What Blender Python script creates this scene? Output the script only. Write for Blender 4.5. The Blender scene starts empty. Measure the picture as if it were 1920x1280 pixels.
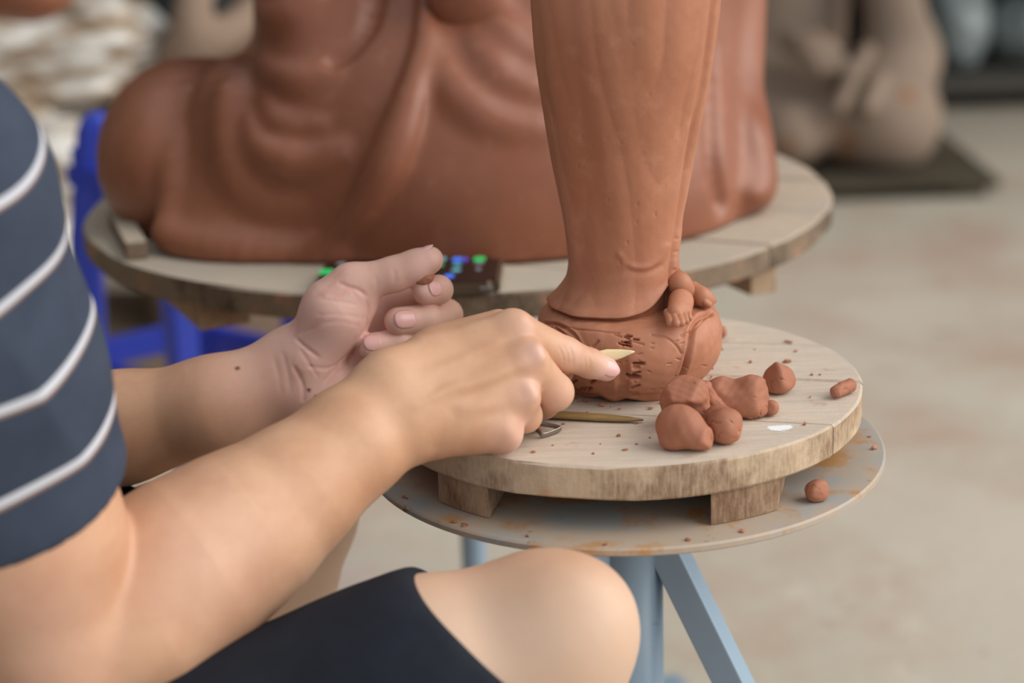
import bpy, bmesh, math, random
import numpy as np
from mathutils import Vector, Matrix

# ------------------------------------------------------------------ camera, light, exposure
scene = bpy.context.scene
COL = scene.collection
F_PX, PITCH, ROLL, CAM_H = 3400.0, math.radians(17.5), math.radians(2.0), 0.98
CAM = np.array([0.0, 0.0, CAM_H])
FW = np.array([0, math.cos(PITCH), -math.sin(PITCH)])
_u0 = np.array([0, math.sin(PITCH), math.cos(PITCH)])
_x = np.array([1.0, 0, 0])
UP = _u0 * math.cos(ROLL) + _x * math.sin(ROLL)
RT = _x * math.cos(ROLL) - _u0 * math.sin(ROLL)

cd = bpy.data.cameras.new('camera')
cam = bpy.data.objects.new('camera', cd)
COL.objects.link(cam)
cam.matrix_world = Matrix(((RT[0], UP[0], -FW[0], 0), (RT[1], UP[1], -FW[1], 0), (RT[2], UP[2], -FW[2], CAM_H), (0, 0, 0, 1)))
cd.sensor_width = 36.0
cd.lens = F_PX / 1920 * 36
cd.dof.use_dof = True
cd.dof.focus_distance = 1.10
cd.dof.aperture_fstop = 3.6
cd.clip_start = 0.05
scene.camera = cam

w = bpy.data.worlds.new('overcast_sky')
scene.world = w
w.use_nodes = True
bg = w.node_tree.nodes['Background']
bg.inputs[0].default_value = (0.86, 0.94, 1.0, 1)
bg.inputs[1].default_value = 0.66

sd = bpy.data.lights.new('daylight', 'SUN')
sd.energy = 2.9
sd.angle = math.radians(62)
sd.color = (1.0, 0.955, 0.89)
sun = bpy.data.objects.new('daylight', sd)
COL.objects.link(sun)
sun.rotation_euler = Vector((-1.0, 0.16, -0.66)).to_track_quat('-Z', 'Y').to_euler()

vs = scene.view_settings
vs.view_transform = 'Standard'
vs.look = 'None'
vs.gamma = 1.0
vs.use_curve_mapping = False
vs.exposure = 0.12

# ------------------------------------------------------------------ measuring helpers (photo pixel + real distance -> place)
def P(px, py, d):
    return CAM + d * (FW + RT * ((px - 960) / F_PX) - UP * ((py - 640) / F_PX))

def PZ(px, py, z):
    r = FW + RT * ((px - 960) / F_PX) - UP * ((py - 640) / F_PX)
    return CAM + r * ((z - CAM_H) / r[2])

def project(p):
    v = np.asarray(p, float) - CAM
    d = v @ FW
    return 960 + F_PX * (v @ RT) / d, 640 - F_PX * (v @ UP) / d, d

# ------------------------------------------------------------------ object helpers
def tag(o, label=None, cat=None, group=None, kind=None):
    if label: o['label'] = label
    if cat: o['category'] = cat
    if group: o['group'] = group
    if kind: o['kind'] = kind
    return o

def empty(name, loc, label=None, cat=None, group=None):
    o = bpy.data.objects.new(name, None)
    o.empty_display_size = 0.05
    COL.objects.link(o)
    o.location = [float(a) for a in loc]
    tag(o, label, cat, group)
    bpy.context.view_layer.update()
    return o

def world_of(o):
    m = Matrix.Translation(o.location)
    return m if o.parent is None else world_of(o.parent) @ o.matrix_parent_inverse @ m

def adopt(o, parent):
    if parent is not None:
        o.parent = parent
        o.matrix_parent_inverse = world_of(parent).inverted()
    return o

def mesh_obj(name, verts, faces, material, parent=None, smooth=True, attrs=None):
    """verts (N,3) in world metres; faces (M,4) array or list"""
    verts = np.asarray(verts, np.float32)
    me = bpy.data.meshes.new(name)
    if isinstance(faces, np.ndarray):
        k = faces.shape[1]
        me.vertices.add(len(verts)); me.vertices.foreach_set('co', verts.ravel())
        me.loops.add(faces.size); me.loops.foreach_set('vertex_index', faces.astype(np.int32).ravel())
        me.polygons.add(len(faces))
        me.polygons.foreach_set('loop_start', np.arange(0, faces.size, k, dtype=np.int32))
        me.polygons.foreach_set('loop_total', np.full(len(faces), k, np.int32))
        me.update(calc_edges=True)
    else:
        me.from_pydata([tuple(map(float, v)) for v in verts], [], [tuple(map(int, f)) for f in faces])
        me.update()
    me.polygons.foreach_set('use_smooth', np.full(len(me.polygons), bool(smooth)))
    if attrs:
        for n, a in attrs.items():
            at = me.attributes.new(n, 'FLOAT', 'POINT')
            at.data.foreach_set('value', np.asarray(a, np.float32))
    me.materials.append(material)
    o = bpy.data.objects.new(name, me)
    COL.objects.link(o)
    adopt(o, parent)
    return o

def bm_obj(name, bm, material, parent=None, smooth=False):
    me = bpy.data.meshes.new(name)
    bmesh.ops.recalc_face_normals(bm, faces=bm.faces)
    bm.to_mesh(me); bm.free()
    if smooth:
        me.polygons.foreach_set('use_smooth', np.ones(len(me.polygons), bool))
    me.materials.append(material)
    o = bpy.data.objects.new(name, me)
    COL.objects.link(o)
    adopt(o, parent)
    return o

def recenter(o):
    """move a top-level mesh's origin to the bottom centre of its geometry"""
    me = o.data
    co = np.empty(len(me.vertices) * 3, np.float32); me.vertices.foreach_get('co', co); co = co.reshape(-1, 3)
    c = (co.min(0) + co.max(0)) / 2; c[2] = co[:, 2].min()
    co -= c
    me.vertices.foreach_set('co', co.ravel()); me.update()
    o.location = [float(a) for a in c]
    return o

def norm(v):
    v = np.asarray(v, float)
    return v / np.linalg.norm(v)

def frame(axis, hint=(0, 0, 1)):
    a = norm(axis); h = np.asarray(hint, float)
    if abs(a @ norm(h)) > .97: h = np.array([1.0, 0, 0])
    s = norm(np.cross(h, a)); t = np.cross(a, s)
    return a, s, t

def box_bm(c, ax, half, bevel=0.0, seg=2):
    """oriented box: ax = three unit vectors, half = half sizes"""
    bm = bmesh.new()
    bmesh.ops.create_cube(bm, size=2.0)
    M = Matrix([[ax[j][i] * half[j] for j in range(3)] + [c[i]] for i in range(3)] + [[0, 0, 0, 1]])
    bmesh.ops.transform(bm, matrix=M, verts=bm.verts)
    if bevel:
        bmesh.ops.bevel(bm, geom=list(bm.edges), offset=bevel, segments=seg, affect='EDGES', profile=.5)
    return bm

def bar_bm(a, b, w, h, hint=(0, 0, 1), bevel=.001):
    a = np.asarray(a, float); b = np.asarray(b, float)
    ax = frame(b - a, hint)
    return box_bm((a + b) / 2, ax, (np.linalg.norm(b - a) / 2, w / 2, h / 2), bevel)

def tube(pts, radii, n=16, cap=True):
    """verts, faces of a tube through pts"""
    pts = np.asarray(pts, float); m = len(pts)
    radii = np.broadcast_to(np.asarray(radii, float), (m,))
    V = []; Fc = []
    prev = None
    for i in range(m):
        t = pts[min(i + 1, m - 1)] - pts[max(i - 1, 0)]
        a, s, q = frame(t)
        if prev is not None:
            s = norm(prev - a * (prev @ a)); q = np.cross(a, s)
        prev = s
        for k in range(n):
            an = 2 * math.pi * k / n
            V.append(pts[i] + radii[i] * (math.cos(an) * s + math.sin(an) * q))
    for i in range(m - 1):
        for k in range(n):
            Fc.append((i * n + k, i * n + (k + 1) % n, (i + 1) * n + (k + 1) % n, (i + 1) * n + k))
    if cap:
        Fc.append(tuple(range(n - 1, -1, -1))); Fc.append(tuple(range((m - 1) * n, m * n)))
    return V, Fc

def spline(pts, n=8):
    """Catmull-Rom through points"""
    pts = np.asarray(pts, float)
    q = np.vstack([2 * pts[0] - pts[1], pts, 2 * pts[-1] - pts[-2]])
    out = []
    for i in range(1, len(q) - 2):
        for k in range(n):
            t = k / n
            out.append(.5 * ((2 * q[i]) + (-q[i - 1] + q[i + 1]) * t + (2 * q[i - 1] - 5 * q[i] + 4 * q[i + 1] - q[i + 2]) * t * t + (-q[i - 1] + 3 * q[i] - 3 * q[i + 1] + q[i + 2]) * t ** 3))
    out.append(pts[-1])
    return np.array(out)

# ------------------------------------------------------------------ smooth solids (signed distance, meshed by surface nets)
def cap(a, b, ra, rb=None):
    a = np.asarray(a, np.float32); b = np.asarray(b, np.float32)
    rb = ra if rb is None else rb
    ab = b - a; L = float(ab @ ab) + 1e-12
    def f(p):
        t = np.clip(((p - a) @ ab) / L, 0, 1)
        q = p - a - t[:, None] * ab
        return np.sqrt((q * q).sum(1)) - (ra + (rb - ra) * t)
    return f

def ell(c, r, ax=None):
    c = np.asarray(c, np.float32); r = np.asarray(r, np.float32)
    A = np.eye(3, dtype=np.float32) if ax is None else np.asarray(ax, np.float32).T
    def f(p):
        q = (p - c) @ A
        k0 = np.sqrt(((q / r) ** 2).sum(1)); k1 = np.sqrt(((q / (r * r)) ** 2).sum(1)) + 1e-9
        return k0 * (k0 - 1) / k1
    return f

def rbox(c, half, rad, ax=None):
    c = np.asarray(c, np.float32); half = np.asarray(half, np.float32) - rad
    A = np.eye(3, dtype=np.float32) if ax is None else np.asarray(ax, np.float32).T
    def f(p):
        q = np.abs((p - c) @ A) - half
        return np.sqrt((np.maximum(q, 0) ** 2).sum(1)) + np.minimum(q.max(1), 0) - rad
    return f

def half_space(p0, n):
    p0 = np.asarray(p0, np.float32); n = norm(n).astype(np.float32)
    return lambda p: (p - p0) @ n

def smin(a, b, k):
    if k <= 0: return np.minimum(a, b)
    h = np.maximum(k - np.abs(a - b), 0) / k
    return np.minimum(a, b) - h * h * k * .25

def union(items, k=0.0):
    """items: functions or (function, k)"""
    def f(p):
        d = None
        for it in items:
            fn, kk = it if isinstance(it, tuple) else (it, k)
            e = fn(p)
            d = e if d is None else smin(d, e, kk)
        return d
    return f

def minus(a, b, k=0.0):
    return lambda p: -smin(-a(p), b(p), k)

def inter(a, b, k=0.0):
    return lambda p: -smin(-a(p), -b(p), k)

def culled(f, pts, r, margin=.06):
    """evaluate f only close to pts; further off a cheap lower bound is enough"""
    pts = np.asarray(pts, np.float32).reshape(-1, 3)
    c = (pts.min(0) + pts.max(0)) / 2; R = float(np.sqrt(((pts - c) ** 2).sum(1)).max()) + r
    def g(p):
        d = np.sqrt(((p - c) ** 2).sum(1)) - R
        m = d < margin
        if m.all(): return f(p)
        out = d.astype(np.float32)
        if m.any(): out[m] = f(p[m])
        return out
    return g

def chain(pts, radii, k=.004):
    f = union([cap(pts[i], pts[i + 1], radii[i], radii[i + 1]) for i in range(len(pts) - 1)], k)
    return culled(f, pts, float(np.max(radii)), .03)

class Wobble:
    """smooth pseudo-noise: sum of sines"""
    def __init__(self, seed, freq, n=7):
        r = np.random.RandomState(seed)
        self.k = (r.normal(size=(n, 3)) * freq).astype(np.float32); self.ph = (r.rand(n) * 6.28).astype(np.float32)
    def __call__(self, p):
        return np.sin(p @ self.k.T + self.ph).mean(1)

def evald(f, p, chunk=400000):
    p = np.asarray(p, np.float32)
    return np.concatenate([f(p[i:i + chunk]) for i in range(0, len(p), chunk)]) if len(p) else np.zeros(0, np.float32)

def grad(f, p, e=4e-4):
    d = evald(f, p); g = np.empty((len(p), 3), np.float32)
    for i in range(3):
        q = np.array(p, np.float32); q[:, i] += e
        g[:, i] = (evald(f, q) - d) / e
    return d, g

def mesher(f, lo, hi, h, project_steps=2):
    lo = np.asarray(lo, np.float32); hi = np.asarray(hi, np.float32)
    B = 6
    nb = np.ceil((hi - lo) / (h * B)).astype(int)
    n = nb * B + 1
    ci = np.stack(np.meshgrid(*[np.arange(k) for k in nb], indexing='ij'), -1).reshape(-1, 3)
    cc = lo + (ci + .5) * (B * h)
    cdist = evald(f, cc)
    act = np.abs(cdist) < B * h * 1.35
    V = np.repeat(np.repeat(np.repeat(np.where(cdist < 0, -1., 1.).astype(np.float32).reshape(nb), B, 0), B, 1), B, 2)
    V = np.pad(V, ((0, 1),) * 3, mode='edge')
    off = np.stack(np.meshgrid(*[np.arange(B + 1)] * 3, indexing='ij'), -1).reshape(-1, 3)
    ids = (ci[act][:, None, :] * B + off[None]).reshape(-1, 3)
    flat = np.unique(np.ravel_multi_index(ids.T, n))
    ii = np.stack(np.unravel_index(flat, n), -1)
    V.ravel()[flat] = evald(f, lo + ii.astype(np.float32) * h)
    V[0] = V[-1] = np.maximum(V[0], 1e-4); V[0] = np.maximum(V[0], 1e-4)
    V[-1] = np.maximum(V[-1], 1e-4); V[:, 0] = np.maximum(V[:, 0], 1e-4); V[:, -1] = np.maximum(V[:, -1], 1e-4)
    V[:, :, 0] = np.maximum(V[:, :, 0], 1e-4); V[:, :, -1] = np.maximum(V[:, :, -1], 1e-4)
    S = V < 0
    c = np.zeros(tuple(n - 1), np.uint8)
    for dx in (0, 1):
        for dy in (0, 1):
            for dz in (0, 1):
                c += S[dx:n[0] - 1 + dx, dy:n[1] - 1 + dy, dz:n[2] - 1 + dz]
    cells = np.argwhere((c > 0) & (c < 8))
    idx = -np.ones(tuple(n - 1), np.int32)
    idx[tuple(cells.T)] = np.arange(len(cells))
    acc = np.zeros((len(cells), 3), np.float32); cnt = np.zeros(len(cells), np.float32)
    corners = [(a, b, d) for a in (0, 1) for b in (0, 1) for d in (0, 1)]
    for a in corners:
        for ax in range(3):
            if a[ax]: continue
            b = list(a); b[ax] = 1
            va = V[tuple((cells + a).T)]; vb = V[tuple((cells + b).T)]
            m = (va < 0) != (vb < 0)
            t = va[m] / (va[m] - vb[m])
            p = np.tile(np.array(a, np.float32), (m.sum(), 1)); p[:, ax] = t
            acc[m] += p; cnt[m] += 1
    verts = lo + (cells + acc / cnt[:, None]) * h
    quads = []
    for ax in range(3):
        o1, o2 = [(1, 2), (2, 0), (0, 1)][ax]
        sl0 = [slice(None)] * 3; sl1 = [slice(None)] * 3
        sl0[ax] = slice(0, n[ax] - 1); sl1[ax] = slice(1, n[ax])
        ch = S[tuple(sl0)] != S[tuple(sl1)]
        e = np.argwhere(ch)
        e = e[(e[:, o1] > 0) & (e[:, o2] > 0) & (e[:, o1] < n[o1] - 1) & (e[:, o2] < n[o2] - 1)]
        q = []
        for d1, d2 in ((1, 1), (0, 1), (0, 0), (1, 0)):
            k = e.copy(); k[:, o1] -= d1; k[:, o2] -= d2
            q.append(idx[tuple(k.T)])
        q = np.stack(q, 1)
        inside = S[tuple(e.T)]
        q[~inside] = q[~inside][:, ::-1]
        quads.append(q)
    quads = np.concatenate(quads)
    v0 = verts.copy()
    for _ in range(project_steps):
        d, g = grad(f, verts, h * .3)
        step = -(d / np.maximum((g * g).sum(1), .05))[:, None] * g
        L = np.sqrt((step * step).sum(1)); step *= np.minimum(1, .6 * h / np.maximum(L, 1e-9))[:, None]
        verts = verts + step
    dv = verts - v0; L = np.sqrt((dv * dv).sum(1)); verts = v0 + dv * np.minimum(1, 1.0 * h / np.maximum(L, 1e-9))[:, None]
    return verts, quads

def hit(f, px, py, d0=.6, d1=3.0):
    r = FW + RT * ((px - 960) / F_PX) - UP * ((py - 640) / F_PX)
    L = np.linalg.norm(r); d = d0
    for _ in range(200):
        e = float(f((CAM + d * r)[None].astype(np.float32))[0])
        if e < 2e-4: break
        d += max(e * .7, 2e-4) / L
        if d > d1: return None
    return CAM + d * r

def hits(f, pix, n=6, **kw):
    """polyline of pixels -> points on a surface"""
    out = []
    for q in spline(np.array(pix, float), n):
        p = hit(f, q[0], q[1], **kw)
        if p is not None: out.append(p)
    return np.array(out)

def seg_dist(p, line):
    """distance from points to polyline"""
    line = np.asarray(line, np.float32); best = np.full(len(p), 9.0, np.float32)
    for a, b in zip(line[:-1], line[1:]):
        ab = b - a; t = np.clip(((p - a) @ ab) / (float(ab @ ab) + 1e-12), 0, 1)
        q = p - a - t[:, None] * ab
        best = np.minimum(best, np.sqrt((q * q).sum(1)))
    return best

def bounds_near(lines, pad):
    a = np.concatenate([np.asarray(l).reshape(-1, 3) for l in lines])
    return a.min(0) - pad, a.max(0) + pad

# ------------------------------------------------------------------ materials
def srgb(r, g, b):
    return tuple(((c / 255) / 12.92 if c / 255 <= .04045 else ((c / 255 + .055) / 1.055) ** 2.4) for c in (r, g, b)) + (1.0,)

class M:
    """tiny node-graph helper"""
    def __init__(self, name, rough=.6, spec=.5):
        self.m = bpy.data.materials.new(name); self.m.use_nodes = True
        self.t = self.m.node_tree; self.b = self.t.nodes['Principled BSDF']
        self.b.inputs['Roughness'].default_value = rough
        self.b.inputs['Specular IOR Level'].default_value = spec
        self.h = None
    def n(self, kind, **kw):
        x = self.t.nodes.new(kind)
        for k, v in kw.items(): setattr(x, k, v)
        return x
    def link(self, a, b): self.t.links.new(a, b)
    def coord(self, scale=(1, 1, 1), rot=(0, 0, 0), obj=True):
        tc = self.n('ShaderNodeTexCoord'); mp = self.n('ShaderNodeMapping')
        mp.inputs['Scale'].default_value = scale; mp.inputs['Rotation'].default_value = rot
        self.link(tc.outputs['Object'], mp.inputs['Vector'])
        return mp.outputs['Vector']
    def noise(self, scale, detail=4, rough=.55, vec=None, dist=0):
        x = self.n('ShaderNodeTexNoise'); x.inputs['Scale'].default_value = scale
        x.inputs['Detail'].default_value = detail; x.inputs['Roughness'].default_value = rough; x.inputs['Distortion'].default_value = dist
        self.link(vec if vec is not None else self.coord(), x.inputs['Vector'])
        return x.outputs['Fac']
    def ramp(self, fac, lo, hi, a=(0, 0, 0, 1), b=(1, 1, 1, 1)):
        x = self.n('ShaderNodeValToRGB'); x.color_ramp.elements[0].position = lo; x.color_ramp.elements[1].position = hi
        x.color_ramp.elements[0].color = a; x.color_ramp.elements[1].color = b
        self.link(fac, x.inputs[0]); return x.outputs[0]
    def mix(self, fac, a, b, mode='MIX'):
        x = self.n('ShaderNodeMix', data_type='RGBA', blend_type=mode)
        for s, v in ((x.inputs[0], fac), (x.inputs[6], a), (x.inputs[7], b)):
            if hasattr(v, 'links'): self.link(v, s)
            else: s.default_value = v
        return x.outputs[2]
    def math(self, op, a, b=0.0, clamp=False):
        x = self.n('ShaderNodeMath', operation=op, use_clamp=clamp)
        for s, v in ((x.inputs[0], a), (x.inputs[1], b)):
            if hasattr(v, 'links'): self.link(v, s)
            else: s.default_value = v
        return x.outputs[0]
    def attr(self, name):
        x = self.n('ShaderNodeAttribute', attribute_name=name); return x.outputs['Fac']
    def up(self):
        g = self.n('ShaderNodeNewGeometry'); s = self.n('ShaderNodeSeparateXYZ'); self.link(g.outputs['Normal'], s.inputs[0]); return s.outputs[2]
    def color(self, c):
        if hasattr(c, 'links'): self.link(c, self.b.inputs['Base Color'])
        else: self.b.inputs['Base Color'].default_value = c
    def rough(self, r): self.link(r, self.b.inputs['Roughness'])
    def bump(self, height, strength=.3, dist=.001):
        x = self.n('ShaderNodeBump'); x.inputs['Strength'].default_value = strength; x.inputs['Distance'].default_value = dist
        self.link(height, x.inputs['Height'])
        if self.h is not None: self.link(self.h, x.inputs['Normal'])
        self.h = x.outputs[0]; self.link(self.h, self.b.inputs['Normal'])
    def set(self, name, v): self.b.inputs[name].default_value = v

def plain(name, rgb, rough=.6, spec=.4, var=.12, scale=30, bump=.0):
    m = M(name, rough, spec); c = srgb(*rgb)
    dk = tuple(x * (1 - var * 2) for x in c[:3]) + (1,)
    m.color(m.mix(m.noise(scale), dk, tuple(min(1, x * (1 + var)) for x in c[:3]) + (1,)))
    if bump: m.bump(m.noise(scale * 6), bump, .001)
    return m.m

def clay(name, rgb, dark, rough=.55, facet=.5, spec=.35, tone=9):
    m = M(name, rough, spec)
    v = m.coord((1, 1, .22))
    n1 = m.noise(tone, 5, .6); n2 = m.noise(60, 4, .6)
    c = m.mix(m.ramp(n1, .35, .7), srgb(*dark), srgb(*rgb))
    c = m.mix(m.ramp(n2, .55, .85, b=(.35, .35, .35, 1)), c, srgb(min(255, rgb[0] + 28), min(255, rgb[1] + 28), min(255, rgb[2] + 28)))
    m.color(c)
    if facet: m.bump(m.noise(38, 2, .4, vec=v), facet, .004)
    m.bump(m.noise(420, 3, .6), .2, .0007)
    m.bump(m.ramp(m.noise(150, 4, .7), .62, .70), -.25, .0006)
    return m.m

MAT = {}
MAT['clay'] = clay('moist_clay', (190, 131, 102), (166, 106, 78), .52, .28)
MAT['clay_lump'] = clay('kneaded_clay', (182, 122, 95), (154, 96, 71), .6, .3)
MAT['clay_rear'] = clay('leather_hard_clay', (156, 99, 73), (130, 77, 55), .40, .10, .45, 5)
MAT['clay_tan'] = clay('dried_tan_clay', (156, 134, 117), (134, 112, 96), .75, .0, .2, 3)

# wood with settled clay dust on the upward faces, browner saw-cut sides
def wood(name, top, side, grain_rot=0.0, dark=(96, 72, 52), spots=None):
    m = M(name, .85, .15)
    v = m.coord((4, 40, 40), (0, 0, grain_rot))
    g = m.noise(6, 5, .6, vec=v, dist=.4)
    big = m.noise(14, 4, .6)
    t = m.mix(m.ramp(g, .35, .75), srgb(*[max(0, c - 16) for c in top]), srgb(*top))
    t = m.mix(m.ramp(big, .45, .75, b=(.6, .6, .6, 1)), t, srgb(min(255, top[0] + 12), top[1] + 3, top[2] - 4))
    t = m.mix(m.ramp(m.noise(45, 3, .7), .64, .74, b=(.45, .45, .45, 1)), t, srgb(178, 126, 102))
    t = m.mix(m.ramp(m.noise(30, 2, .5), .72, .76, b=(.7, .7, .7, 1)), t, srgb(228, 230, 228))
    vs_ = m.coord((30, 30, 6))
    s = m.mix(m.ramp(m.noise(13, 5, .65), .36, .50), srgb(*dark), srgb(*side))
    s = m.mix(m.ramp(m.noise(16, 4, .7, vec=vs_), .4, .75, b=(.6, .6, .6, 1)), s, srgb(*[min(255, c + 22) for c in side]))
    s = m.mix(m.ramp(m.noise(26, 3, .6), .62, .72, b=(.55, .55, .55, 1)), s, srgb(196, 132, 100))
    if spots:
        for (sx, sy, sz), r_ in spots:
            vd = m.n('ShaderNodeVectorMath', operation='DISTANCE'); m.link(m.coord(), vd.inputs[0]); vd.inputs[1].default_value = (sx, sy, sz)
            q_ = m.math('ADD', m.math('DIVIDE', vd.outputs['Value'], r_), m.math('MULTIPLY', m.math('SUBTRACT', m.noise(130, 4, .7), .5), 2.2))
            t = m.mix(m.ramp(q_, .75, 1.0, (1, 1, 1, 1), (0, 0, 0, 1)), t, srgb(236, 240, 242))
    m.color(m.mix(m.ramp(m.up(), .45, .8), s, t))
    m.bump(g, .25, .0012)
    m.bump(m.noise(160, 4, .7), .35, .001)
    return m.m

MAT['board'] = wood('dusty_plank_wood', (208, 194, 178), (196, 172, 144), math.radians(-14), (142, 114, 92), [(PZ(1462, 802, .6015), .006), (PZ(1475, 800, .6015), .0045), (PZ(1452, 801, .6015), .004)])
MAT['board_rear'] = wood('weathered_plank_wood', (190, 178, 162), (126, 108, 90), math.radians(20), (70, 58, 48))
MAT['batten'] = wood('rough_sawn_batten', (168, 142, 116), (170, 144, 118), 0, (126, 96, 74))

def painted_metal():
    m = M('blue_grey_paint_with_rust', .5, .4)
    c = m.mix(m.noise(9, 4), srgb(140, 154, 160), srgb(168, 172, 170))
    dust = m.ramp(m.noise(11, 5, .65), .36, .54)
    c = m.mix(dust, c, srgb(178, 160, 142))
    r = m.math('MULTIPLY', m.ramp(m.noise(27, 6, .65), .53, .63), .75)
    c = m.mix(r, c, srgb(182, 128, 62))
    r2 = m.ramp(m.noise(34, 5, .7), .64, .72)
    c = m.mix(r2, c, srgb(142, 84, 48))
    m.color(c); m.bump(m.noise(120, 4, .7), .25, .0008)
    return m.m
MAT['disc'] = painted_metal()

def post_metal():
    m = M('smooth_blue_grey_paint', .38, .5)
    c = m.mix(m.noise(6, 3), srgb(128, 150, 170), srgb(152, 174, 192))
    c = m.mix(m.ramp(m.noise(22, 5, .7), .63, .70), c, srgb(128, 106, 88))
    m.color(c); return m.m
MAT['post'] = post_metal()

def floor_mat():
    m = M('dusty_concrete', .9, .15)
    a = m.noise(1.2, 5, .6)
    c = m.mix(m.ramp(a, .35, .65), srgb(192, 183, 166), srgb(206, 193, 177))
    c = m.mix(m.ramp(m.noise(3.2, 5, .65), .47, .68, b=(.8, .8, .8, 1)), c, srgb(188, 160, 142))
    c = m.mix(m.ramp(m.noise(12, 5, .7), .58, .68, b=(.6, .6, .6, 1)), c, srgb(212, 202, 186))
    c = m.mix(m.ramp(m.noise(8, 4, .7), .64, .74, b=(.5, .5, .5, 1)), c, srgb(142, 114, 98))
    # a damp grey sheet of concrete further in
    m.color(c); m.bump(m.noise(40, 5, .7), .3, .004)
    return m.m
MAT['floor'] = floor_mat()
MAT['wall'] = plain('grimy_plaster', (96, 90, 80), .9, .2, .15, 2)

# ------------------------------------------------------------------ setting
def quad_slab(name, x0, x1, y0, y1, z0, z1, mat):
    bm = box_bm(((x0 + x1) / 2, (y0 + y1) / 2, (z0 + z1) / 2), np.eye(3), ((x1 - x0) / 2, (y1 - y0) / 2, (z1 - z0) / 2))
    return tag(recenter(bm_obj(name, bm, mat)), kind='structure')
quad_slab('floor', -5, 6, -2.5, 10, -.06, 0, MAT['floor'])
quad_slab('added_shade_wall', -1.95, -1.8, -.6, 7.59, 0, 2.9, MAT['wall'])  # unseen wall, added to hold back light from the left
quad_slab('added_shade_roof', -1.95, 6, 3.7, 7.75, 2.91, 3.0, MAT['wall'])  # unseen roof over the far end, added to darken the background
quad_slab('wall_back', -1.95, 6, 7.6, 7.75, 0, 2.9, MAT['wall'])

# ------------------------------------------------------------------ round board cut from planks
def plank_mesh(cx, cy, R, z0, z1, ang, b0, b1, seed, bev=.0014):
    rnd = Wobble(seed, 60)
    ca, sa = math.cos(ang), math.sin(ang)
    n = 26
    bb = np.linspace(b0, b1, n)
    rr = np.array([R * (1 + .006 * float(rnd(np.array([[b, 0, .3]], np.float32))[0])) for b in bb])
    rl = np.array([R * (1 + .006 * float(rnd(np.array([[b, 1, .3]], np.float32))[0])) for b in bb])
    A = [(math.sqrt(max(r * r - b * b, 1e-6)), b) for r, b in zip(rr, bb)] + [(-math.sqrt(max(r * r - b * b, 1e-6)), b) for r, b in zip(rl[::-1], bb[::-1])]
    A = np.array(A)
    c = np.array([0.0, (b0 + b1) / 2])
    def ring(shr, z):
        v = A - c; L = np.linalg.norm(v, axis=1, keepdims=True); q = c + v * (1 - shr / L)
        q[:, 1] = np.clip(A[:, 1], b0 + shr, b1 - shr)
        return [(cx + a * ca - b * sa, cy + a * sa + b * ca, z) for a, b in q]
    rings = [ring(bev, z0), ring(0, z0 + bev), ring(0, z1 - bev), ring(bev, z1)]
    m = len(A); V = [p for r in rings for p in r]; Fc = []
    for i in range(3):
        for k in range(m):
            Fc.append((i * m + k, i * m + (k + 1) % m, (i + 1) * m + (k + 1) % m, (i + 1) * m + k))
    # caps as strips joining the two arcs
    h = m // 2
    for base, flip in ((0, True), (3 * m, False)):
        for k in range(h - 1):
            q = (base + k, base + k + 1, base + m - 2 - k, base + m - 1 - k)
            Fc.append(q[::-1] if flip else q)
    return V, Fc

Z_DISC = .560
Z_B0, Z_B1 = .581, .6015       # front board underside / top
bc = np.array([.0695, 1.110]); BR = .1535
s1, s2 = PZ(1010, 768, Z_B1), PZ(1555, 795, Z_B1)
PANG = math.atan2(s2[1] - s1[1], s2[0] - s1[0])
def acr(p): return -(p[0] - bc[0]) * math.sin(PANG) + (p[1] - bc[1]) * math.cos(PANG)
seam1 = acr((s1 + s2) / 2); seam2 = acr(PZ(1540, 712, Z_B1))
fb = empty('round_board', (bc[0], bc[1], Z_DISC), 'small dusty round plank board carrying the unfinished clay robe statue', 'board')
edges = [-BR * .9995, seam1, seam2, seam2 + .072, BR * .9995]
for i in range(4):
    V, Fc = plank_mesh(bc[0], bc[1], BR, Z_B0, Z_B1 - .0006 * (i % 2), PANG, edges[i] + .0005, edges[i + 1] - .0005, 10 + i)
    mesh_obj('plank', V, Fc, MAT['board'], fb, smooth=False)

def batten_mesh(cx, cy, R, z0, z1, ang, a0, a1, seed):
    """batten running across the planks, its ends cut to the round"""
    wob = Wobble(seed, 80)
    V, Fc = [], []
    n = 8
    aa = np.linspace(a0, a1, n)
    ca, sa = math.cos(ang), math.sin(ang)
    pts = [(a, -math.sqrt(R * R - a * a)) for a in aa] + [(a, math.sqrt(R * R - a * a)) for a in aa[::-1]]
    for z in (z0, z1):
        for a, b in pts:
            V.append((cx + a * ca - b * sa, cy + a * sa + b * ca, z))
    m = len(pts)
    for k in range(m): Fc.append((k, (k + 1) % m, m + (k + 1) % m, m + k))
    for k in range(n - 1):
        q = (k, k + 1, m - 2 - k, m - 1 - k); Fc.append(q[::-1]); Fc.append(tuple(m + x for x in q))
    return V, Fc
def alg(p): return (p[0] - bc[0]) * math.cos(PANG) + (p[1] - bc[1]) * math.sin(PANG)
for (xa, ya), (xb, yb) in (((828, 935), (922, 964)), ((1337, 974), (1461, 945))):
    a0, a1 = alg(PZ(xa, ya, Z_DISC)), alg(PZ(xb, yb, Z_DISC))
    V, Fc = batten_mesh(bc[0], bc[1], BR - .003, Z_DISC + .0005, Z_B0 - .0005, PANG, a0, a1, int(xa))
    mesh_obj('batten', V, Fc, MAT['batten'], fb, smooth=False)

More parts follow.
